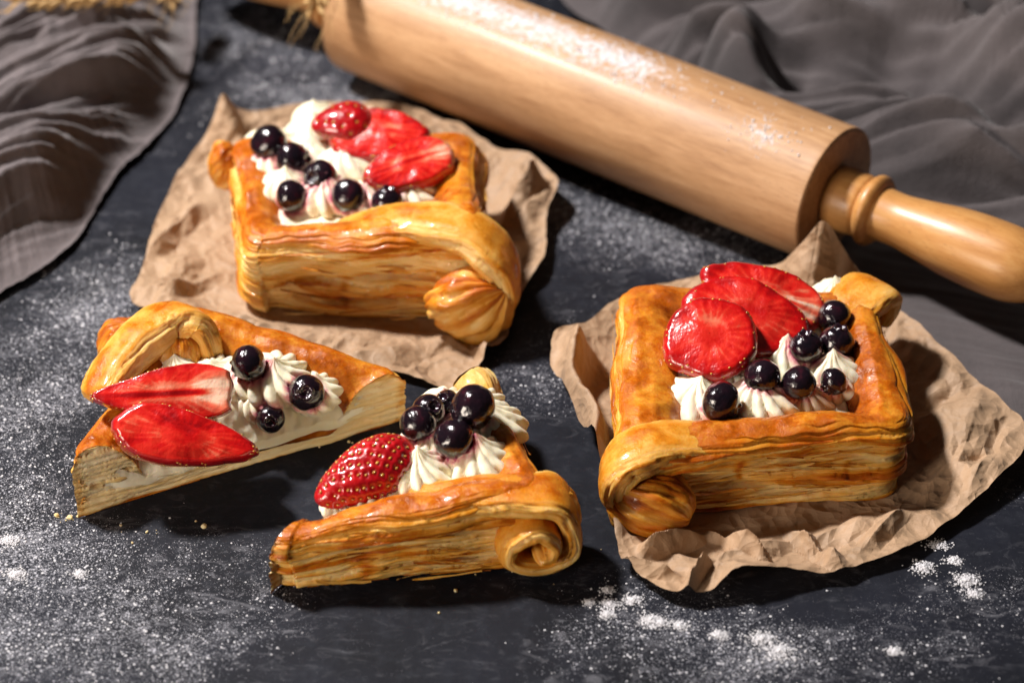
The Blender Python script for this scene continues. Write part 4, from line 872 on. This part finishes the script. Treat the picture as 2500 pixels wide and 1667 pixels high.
# front half
A, B, C = QF_A, QF_B, QF_C; D_ = A+B-C; e = (B-A)/np.linalg.norm(B-A); nO = np.array([-e[1], e[0]])
bF = (float(C[0]*.4+A[0]*.3+B[0]*.3), float(C[1]*.4+A[1]*.3+B[1]*.3), .02); pf = empty('pastry_half', bF)
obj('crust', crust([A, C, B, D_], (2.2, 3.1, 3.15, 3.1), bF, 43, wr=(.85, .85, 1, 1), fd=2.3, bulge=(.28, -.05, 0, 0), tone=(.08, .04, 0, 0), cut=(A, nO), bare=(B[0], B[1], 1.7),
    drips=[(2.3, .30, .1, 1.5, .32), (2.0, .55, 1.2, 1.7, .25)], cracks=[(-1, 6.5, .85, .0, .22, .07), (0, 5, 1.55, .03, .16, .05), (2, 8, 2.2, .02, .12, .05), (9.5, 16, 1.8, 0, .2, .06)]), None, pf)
obj('cut_face', cut_crumb(A, B, nO, PROF, bF, 6, hA=.84), M_CRUMB, pf)
eF = (C-A)/np.linalg.norm(C-A); nF = np.array([eF[1], -eF[0]])
spi = [(-5.6, 1.8, -1.4), (-3.9, 2.5, -1.0), (-2.4, 2.70, -.75)]
for q in range(15):
    f = q/14; ph = math.radians(105-590*f); rr = (1.20*(1-f)**.85+.14)*(1+.07*math.sin(q*2.3)+.05*math.sin(q*1.1+1))
    spi.append((-.62+rr*math.cos(ph)*1.06, 1.46+rr*math.sin(ph)*.98, -.42+.50*f))
obj('corner_scroll', strip(loc(C, eF, nF, spi, 0), [.4, .6, .72, .8, .85, .85, .85, .85, .85, .85, .85, .85, .8, .8, .75], [.22, .32, .38, .42, .40, .38, .37, .36, .35, .34, .33, .32, .30, .28, .2], (-nF[0], -nF[1], .05), bF, 45, n=260, bake0=.5), M_CRUST, pf)
obj('corner_knob', bulb((C[0]+eF[0]*.15-nF[0]*.75, C[1]+eF[1]*.15-nF[1]*.75, 1.7), (.8, .6, 1.1), (.8, .2, .3), bF, 46, ridges=12, amp=.09, bake0=.12), M_CRUST, pf)
stuff(obj('flakes', flakes([A, C, B, D_], None, bF, 64, 60, [0, 0, 1], (.25, 2.5)), M_CRUST, pf))
cr = obj('cream', slice_cream(A, B, C, bF, 'front', 9, .88, 2.4), M_CREAM, pf)
for i, (p, R, H, ln) in enumerate([((-1.03, -10.02, 2.05), 1.12, 1.6, (-.06, .06)), ((-2.93, -10.37, 2), 1.05, 1.4, (-.05, .05)), ((-0.57, -8.1, 2.2), .98, 1.35, (-.2, .1)), ((-2.8, -9.07, 2.3), .8, 1.1, (.2, 0)), ((-4.6, -10.86, 1.9), .85, .9, (-.3, -.1)), ((-5.46, -11.11, 1.6), .6, .55, (-.3, 0)), ((-1.88, -8.12, 2.3), 1, 1, (0, 0)), ((-1.15, -7.52, 2.6), .9, 1.0, (0, 0)), ((-2.24, -7.17, 2.4), .8, 1.0, (0, 0))]):
    rosette(cr, bF, 'front', p, R*1.2, H*.95, 210+i, ln, n=11+i % 2)
tag(pf, 'cut half of a cream pastry in front, its side ending in a spiral', 'pastry', 'strawberry blueberry cream pastries')

# ------------------------------------------------------------------ blueberries
def berry_mesh(seed):
    nt, np_ = 56, 72
    th = np.linspace(0, np.pi, nt)[:, None]; ph = np.linspace(0, 2*np.pi, np_, endpoint=False)[None]
    r = np.ones((nt, np_))
    lobes = .5+.5*np.cos(5*ph+.6*pn(np.cos(ph), np.sin(ph), 0, seed))
    ring = np.exp(-((th-.36)/.085)**2)*(.06+.11*lobes)
    pit = -.22*np.exp(-(th/.26)**4)
    n = np.stack([np.sin(th)*np.cos(ph), np.sin(th)*np.sin(ph), np.cos(th)+0*ph], -1)
    r = r+ring+pit+.06*pn(n[..., 0]*1.3, n[..., 1]*1.3, n[..., 2]*1.3, seed)+.012*pn(n[..., 0]*4, n[..., 1]*4, n[..., 2]*4, seed+1)
    V = n*r[..., None]; V[..., 2] *= .92
    crown = np.exp(-(th/.42)**4)+0*ph
    me = mesh_np('blueberry', V.reshape(-1, 3), grid_faces(nt, np_, True, True), {'crown': crown.ravel()}); me.materials.append(M_BERRY); return me
BM = [berry_mesh(300+i) for i in range(4)]
LAB = {
 'right': ['largest blueberry on the right pastry, nearest its front left cream rosette', 'blueberry on the right pastry just behind the middle front rosette tip', 'blueberry in the middle of the front row on the right pastry', 'smallest blueberry on the right pastry, beside its right rim', 'crown-up blueberry touching the strawberry slices on the right pastry', 'blueberry with upright crown by the right rim of the right pastry', 'rearmost blueberry on the right pastry, below the rear strawberry slice'],
 'back': ['rearmost left blueberry in the corner of the far pastry', 'second blueberry from the rear left corner of the far pastry', 'third blueberry of the diagonal row on the far pastry, beside the rosettes', 'blueberry at the front left of the far pastry', 'blueberry at the middle of the front rim of the far pastry', 'rightmost blueberry on the far pastry, below the front strawberry slice'],
 'left': ['round blueberry touching the pale strawberry end on the left half', 'cream smeared blueberry with its open crown on the left half', 'small dark cut blueberry sunk in the cream of the left half'],
 'front': ['biggest blueberry, topmost of the pile on the front half', 'blueberry between two rosettes, lowest in the pile on the front half', 'leftmost blueberry of the pile on the front half, behind the whole strawberry', 'creamy crowned blueberry behind the leftmost one on the front half', 'half hidden blueberry at the very back of the front half'],
}
UPS = {'right': [(.75, -.3, -.35), (.6, .3, -.6), (.3, .2, -.8), (-.6, -.5, -.3), (-.1, .2, .95), (.2, .25, .92), (.2, .6, -.7)],
       'back': [(.4, .5, -.6), (.7, -.2, .2), (-.4, -.6, .5), (-.5, .3, -.6), (.2, .6, -.7), (.1, .2, .9)],
       'left': [(-.9, -.2, -.25), (.05, -.75, .62), (.1, -.8, .4)], 'front': [(.6, .3, -.7), (.6, .1, -.7), (.2, .5, -.8), (.35, -.45, .75), (-.3, -.3, .8)]}
WHERE = {'right': 'blueberries on the right pastry', 'back': 'blueberries on the far pastry', 'left': 'blueberries on the left half', 'front': 'blueberries on the front half'}
bi = 0
for key, lst in BERRIES.items():
    for i, (c, r) in enumerate(lst):
        o = obj('blueberry', BM[bi % 4], None); bi += 1
        o.location = Vector(c)*S; r *= 1.0 if key == 'front' else 1.06; o.scale = (r, r*random.uniform(.95, 1.03), r*random.uniform(.94, 1.0))
        q = Vector(UPS[key][i]).to_track_quat('Z', 'Y'); o.rotation_euler = (q.to_matrix() @ Matrix.Rotation(random.uniform(0, 6), 3, 'Z')).to_euler()
        tag(o, LAB[key][i], 'blueberry', WHERE[key])

# ------------------------------------------------------------------ strawberries
def frame(ax, nrm):
    z = Vector(nrm).normalized(); x = Vector(ax); x = (x-z*x.dot(z)).normalized(); y = z.cross(x)
    return Matrix((x, y, z)).transposed()
SV = None
def seeds_mesh(pts, nrm, r, seed):
    rg = np.random.default_rng(seed)
    bm = bmesh.new(); bmesh.ops.create_icosphere(bm, subdivisions=1, radius=1); v = np.array([q.co for q in bm.verts]); f = np.array([[q.index for q in p.verts] for p in bm.faces]); bm.free()
    VV, FF = [], []
    for i, (p, n) in enumerate(zip(pts, nrm)):
        n = n/np.linalg.norm(n); a = np.cross(n, [0, 1, .01]); a /= np.linalg.norm(a)+1e-9; b = np.cross(n, a)
        # long axis of a seed points along the berry
        x = np.array([1., 0, 0]); lx = x-n*np.dot(x, n); lx = lx/(np.linalg.norm(lx)+1e-6) if np.linalg.norm(lx) > .1 else a; ly = np.cross(n, lx)
        k = r*rg.uniform(.8, 1.15)
        VV.append(p+v[:, :1]*lx*k*1.0+v[:, 1:2]*ly*k*.62+v[:, 2:]*n*k*.5); FF.append(f+i*len(v))
    return mesh_np('seeds', np.concatenate(VV), np.concatenate(FF))
def straw_slice(c, ax, nrm, Ln, Wd, Th, label, seed, mode='long', nseeds=44, flat=.86, taper=.30, curve=.0, group=None, rim=.80):
    rg = np.random.default_rng(seed)
    N_ = 150; th = np.linspace(0, 2*np.pi, N_, endpoint=False)
    ox = np.minimum(np.cos(th), flat+.06*np.cos(th)); oy = np.sin(th)*(1-taper+taper*np.cos(th)+.05)
    wob = 1+.065*pn(np.cos(th)*2, np.sin(th)*2, 0, seed)+.015*pn(np.cos(th)*7, np.sin(th)*7, 0, seed+1)
    ox, oy = ox*wob*Ln/2, oy*wob*Wd/2
    rr = list(np.linspace(.01, rim, 22)); V, rad, skin = [], [], []
    def ring(r, z, sk):
        x, y = ox*r, oy*r
        zz = z+.09*fbm(x*.9, y*.9, z, 2, seed+4)-curve*(x/Ln)**2*4
        V.append(np.stack([x, y, zz], -1)); rad.append(np.full(N_, min(r, 1))); skin.append(np.full(N_, sk))
    for r in rr: ring(r, Th/2+.10*Th*(1-(r/rim)**2), 0.0)
    for f in np.linspace(.5*np.pi, -.5*np.pi, 22):
        k = np.sign(math.cos(f))*abs(math.cos(f))**.8
        ring(rim+(1-rim)*k, Th/2*math.sin(f), float(sst(.45, .85, k)) if f > 0 else 1.0)
    for r in np.linspace(rim-.03, .01, 8): ring(r, -Th/2, 1.0)
    V, rad, skin = np.array(V), np.array(rad), np.array(skin)
    u, v = V[..., 0]/(Ln/2), V[..., 1]/(Wd/2)
    if mode == 'long':
        pale = .20+.34*np.exp(-((np.abs(v)-.13)/.12)**2)*sst(-.85, -.2, u)+.42*sst(.25, .95, u)-.16*np.exp(-(v/.06)**2)*sst(.8, .3, np.abs(u))-.15*sst(.6, 1, rad)
    elif mode == 'pale':
        pale = .26+.40*np.exp(-((np.abs(v)-.16)/.16)**2)*sst(-.8, 0, u)+.55*sst(.10, .85, u)*(1-.35*np.abs(v))-.62*np.exp(-((v+.04)/.075)**2)*sst(-.75, -.4, u)*sst(.62, .42, u)-.18*sst(.62, 1, rad)
    elif mode == 'deep':
        pale = .20+.12*np.exp(-(v/.4)**2)+.10*sst(.3, .9, u)+.30*pn(u*1.6, v*1.6, 0, seed)+.22*sst(.2, .9, v)-.10*sst(.7, 1, rad)
    else:
        pale = .24+.26*np.exp(-(((u-.1)/.35)**2+((v-.2)/.3)**2))-.12*sst(.6, .85, rad)
    ang = np.arctan2(v, u)[..., :]; vein = np.abs(np.sin(11*ang+2.2*pn(np.cos(ang)*2, np.sin(ang)*2, rad, seed+7)))**4
    amt = {'round': .16, 'long': .20, 'pale': .16, 'deep': .15}[mode]
    pale = pale+amt*vein*sst(.25, .55, rad)*sst(.95, .75, rad)+amt*.9*np.exp(-((rad-.36+.06*pn(np.cos(ang)*2, np.sin(ang)*2, 0, seed+8))/.07)**2)*(0 if mode == 'pale' else 1)+.16*pn(u*2.2, v*2.2, 0, seed+9)
    skin = np.clip(skin, 0, 1)
    me = mesh_np('strawberry_slice', V.reshape(-1, 3), grid_faces(len(V), N_, True, True), {'uvw': np.stack([u, v, np.full_like(u, seed)], -1).reshape(-1, 3), 'rad': rad.ravel(), 'skin': skin.ravel(), 'pale': pale.ravel()})
    o = obj('strawberry_slice', me, M_STRAW); o.location = Vector(c)*S; R = frame(ax, nrm); o.rotation_euler = R.to_euler()
    pts, nn = [], []
    for q in range(nseeds):
        t = rg.uniform(0, 2*np.pi)
        if math.cos(t) > flat-.02: continue
        f = rg.uniform(-.3, 1.25)
        k = abs(math.cos(f))**.8; i = int(t/(2*np.pi)*N_) % N_
        x, y = ox[i]*(rim+(1-rim)*k), oy[i]*(rim+(1-rim)*k); z = Th/2*math.sin(f)+.09*float(fbm(x*.9, y*.9, Th/2*math.sin(f), 2, seed+4))-curve*(x/Ln)**2*4
        nx, ny = math.cos(t)/Ln, math.sin(t)/Wd; ln_ = math.hypot(nx, ny)
        pts.append(np.array([x, y, z])); nn.append(np.array([nx/ln_*math.cos(f), ny/ln_*math.cos(f), math.sin(f)]))
    stuff(obj('seeds', seeds_mesh(pts, nn, .052, seed), M_SEED, o))
    tag(o, label, 'strawberry', group); return o
def straw_whole(c, ax, nrm, Ln, Wd, label, seed, rows=14, group=None, squash=.8):
    N_, m = 140, 110
    x = np.linspace(-1, 1, m); prof = np.sqrt(np.clip(1-x**2, 0, 1))*(.80+.22*x)*1.02
    prof[x > .8] *= 1
    th = np.linspace(0, 2*np.pi, N_, endpoint=False)
    def surf(xx, tt):
        p = np.sqrt(np.clip(1-xx**2, 0, 1))*(.80+.22*xx); w = 1+.04*pn(xx*1.5, np.cos(tt)*1.2, np.sin(tt)*1.2, seed)
        return np.stack([xx*Ln/2+0*tt, np.cos(tt)*p*w*Wd/2, np.sin(tt)*p*w*Wd/2*squash], -1)
    V = surf(x[:, None], th[None])
    gs = []
    for i in range(rows):
        xx = -.93+1.82*(i+.5)/rows; p = math.sqrt(1-xx*xx)*(.8+.22*xx); k = max(4, int(19*p*rows/14))
        for j in range(k): gs.append((xx+random.uniform(-.02, .02), 2*np.pi*(j+.5*(i % 2)+random.uniform(-.12, .12))/k))
    gs = np.array(gs); sp = surf(gs[:, 0], gs[:, 1])
    nrmv = np.stack([sp[:, 0]/(Ln/2)**2, sp[:, 1]/(Wd/2)**2, sp[:, 2]/(Wd*squash/2)**2], -1); nrmv /= np.linalg.norm(nrmv, axis=1)[:, None]
    F = V.reshape(-1, 3); vn = np.stack([F[:, 0]/(Ln/2)**2, F[:, 1]/(Wd/2)**2, F[:, 2]/(Wd*squash/2)**2], -1); vn /= np.linalg.norm(vn, axis=1)[:, None]+1e-9
    dmin = np.full(len(F), 9.)
    for q in sp: dmin = np.minimum(dmin, np.linalg.norm(F-q, axis=1))
    F = F-vn*(.055*np.exp(-(dmin/.085)**2))[:, None]+vn*(.02*sst(.08, .22, dmin))[:, None]
    u, v = F[:, 0]/(Ln/2), F[:, 1]/(Wd/2)
    me = mesh_np('strawberry', F, grid_faces(m, N_, True), {'uvw': np.stack([u, v, u*0], -1), 'rad': u*0+1, 'skin': 1-.55*sst(.75, 1, u), 'pale': .15+.5*sst(.7, 1, u)})
    o = obj('strawberry', me, M_STRAW); o.location = Vector(c)*S; o.rotation_euler = frame(ax, nrm).to_euler()
    stuff(obj('seeds', seeds_mesh(sp-nrmv*.012, nrmv, .068, seed), M_SEED, o))
    tag(o, label, 'strawberry', group); return o

# right pastry: three overlapping slices
straw_slice((8.6, -2.37, 3.75), (1, -.42, 0), (.10, -.45, .88), 4.5, 2.7, .5, 'rearmost long strawberry slice on the right pastry, pale red cut face', 403, 'long', flat=1.1, taper=.2, curve=.1)
straw_slice((7.94, -3.52, 3.62), (-1, .30, 0), (.06, -.34, .93), 4.5, 3.3, .6, 'middle strawberry slice of the three overlapping on the right pastry', 402, 'round', flat=1.1, taper=.12, curve=.18)
straw_slice((6.62, -4.92, 3.8), (.9, .25, 0), (-.06, -.42, .90), 3.25, 3.1, .75, 'front round glossy strawberry slice on the right pastry', 401, 'round', flat=1.1, taper=.06, curve=.1)
# far pastry
straw_whole((-6.34, 7.73, 4.35), (1, .1, .1), (0, -.3, 1), 2.3, 2.1, 'small rounded strawberry end with seeds at the rear of the far pastry', 411, 7)
straw_slice((-4.96, 7.34, 4), (-1, .1, 0), (-.05, -.42, .90), 3.9, 2.6, .8, 'middle strawberry slice on the far pastry', 412, 'long', flat=1.1, taper=.15)
straw_slice((-3.78, 5.27, 3.95), (1, .45, .1), (.05, -.40, .9), 3.6, 2.3, .9, 'front strawberry slice on the far pastry, above the rightmost blueberry', 413, 'long', flat=1.1, taper=.15)
# left half: two long cut pieces
straw_slice((-11.34, -7.32, 3.35), (1, .06, .03), (.10, -.70, .70), 5.0, 2.5, .9, 'long strawberry half with white end on the left half, cut face outward', 421, 'pale', flat=.80, taper=.36, rim=.91)
straw_slice((-10.63, -8.68, 2.55), (-1, .12, .08), (.16, -.64, .76), 4.9, 2.4, 1.2, 'deep red glazed strawberry half, the lower of two on the left half', 422, 'deep', flat=.96, taper=.30, rim=.84)
# front half
a, b = np.array((-6.23, -11.55, 2.3)), np.array((-3.13, -9.83, 3.15))
straw_whole((a+b)/2, tuple(b-a), (.1, -.5, .85), float(np.linalg.norm(b-a)), 2.5, 'whole skinned red strawberry with yellow seeds lying on the front half', 431)

# ------------------------------------------------------------------ loose crumbs fallen from the cut
cc = []
for (x, y, sp, n) in [(*(-14.57, -9.61), .35, 14), (*(-12.32, -10.38), .6, 5), (*(-1.31, -12.76), 1.2, 6), (*(2.53, -10.99), .5, 4), (*(-4.89, -5.95), .8, 8), (*(-11.14, -10.18), .5, 3)]:
    cc.append(np.stack([x+RNG.normal(size=n)*sp, y+RNG.normal(size=n)*sp*.5, np.full(n, .03)], -1))
cc = np.concatenate(cc); V_, F_ = ico_batch(cc, RNG.gamma(2.5, .014, len(cc)).clip(.015, .10), .7, 2)
nV = len(V_)
tag(stuff(obj('pastry_crumbs', mesh_np('pastry_crumbs', V_, F_, {'bake': RNG.uniform(.0, .5, nV), 'flow': V_}, False), M_CRUMB)), 'golden crumbs fallen on the table round the cut halves', 'crumbs')
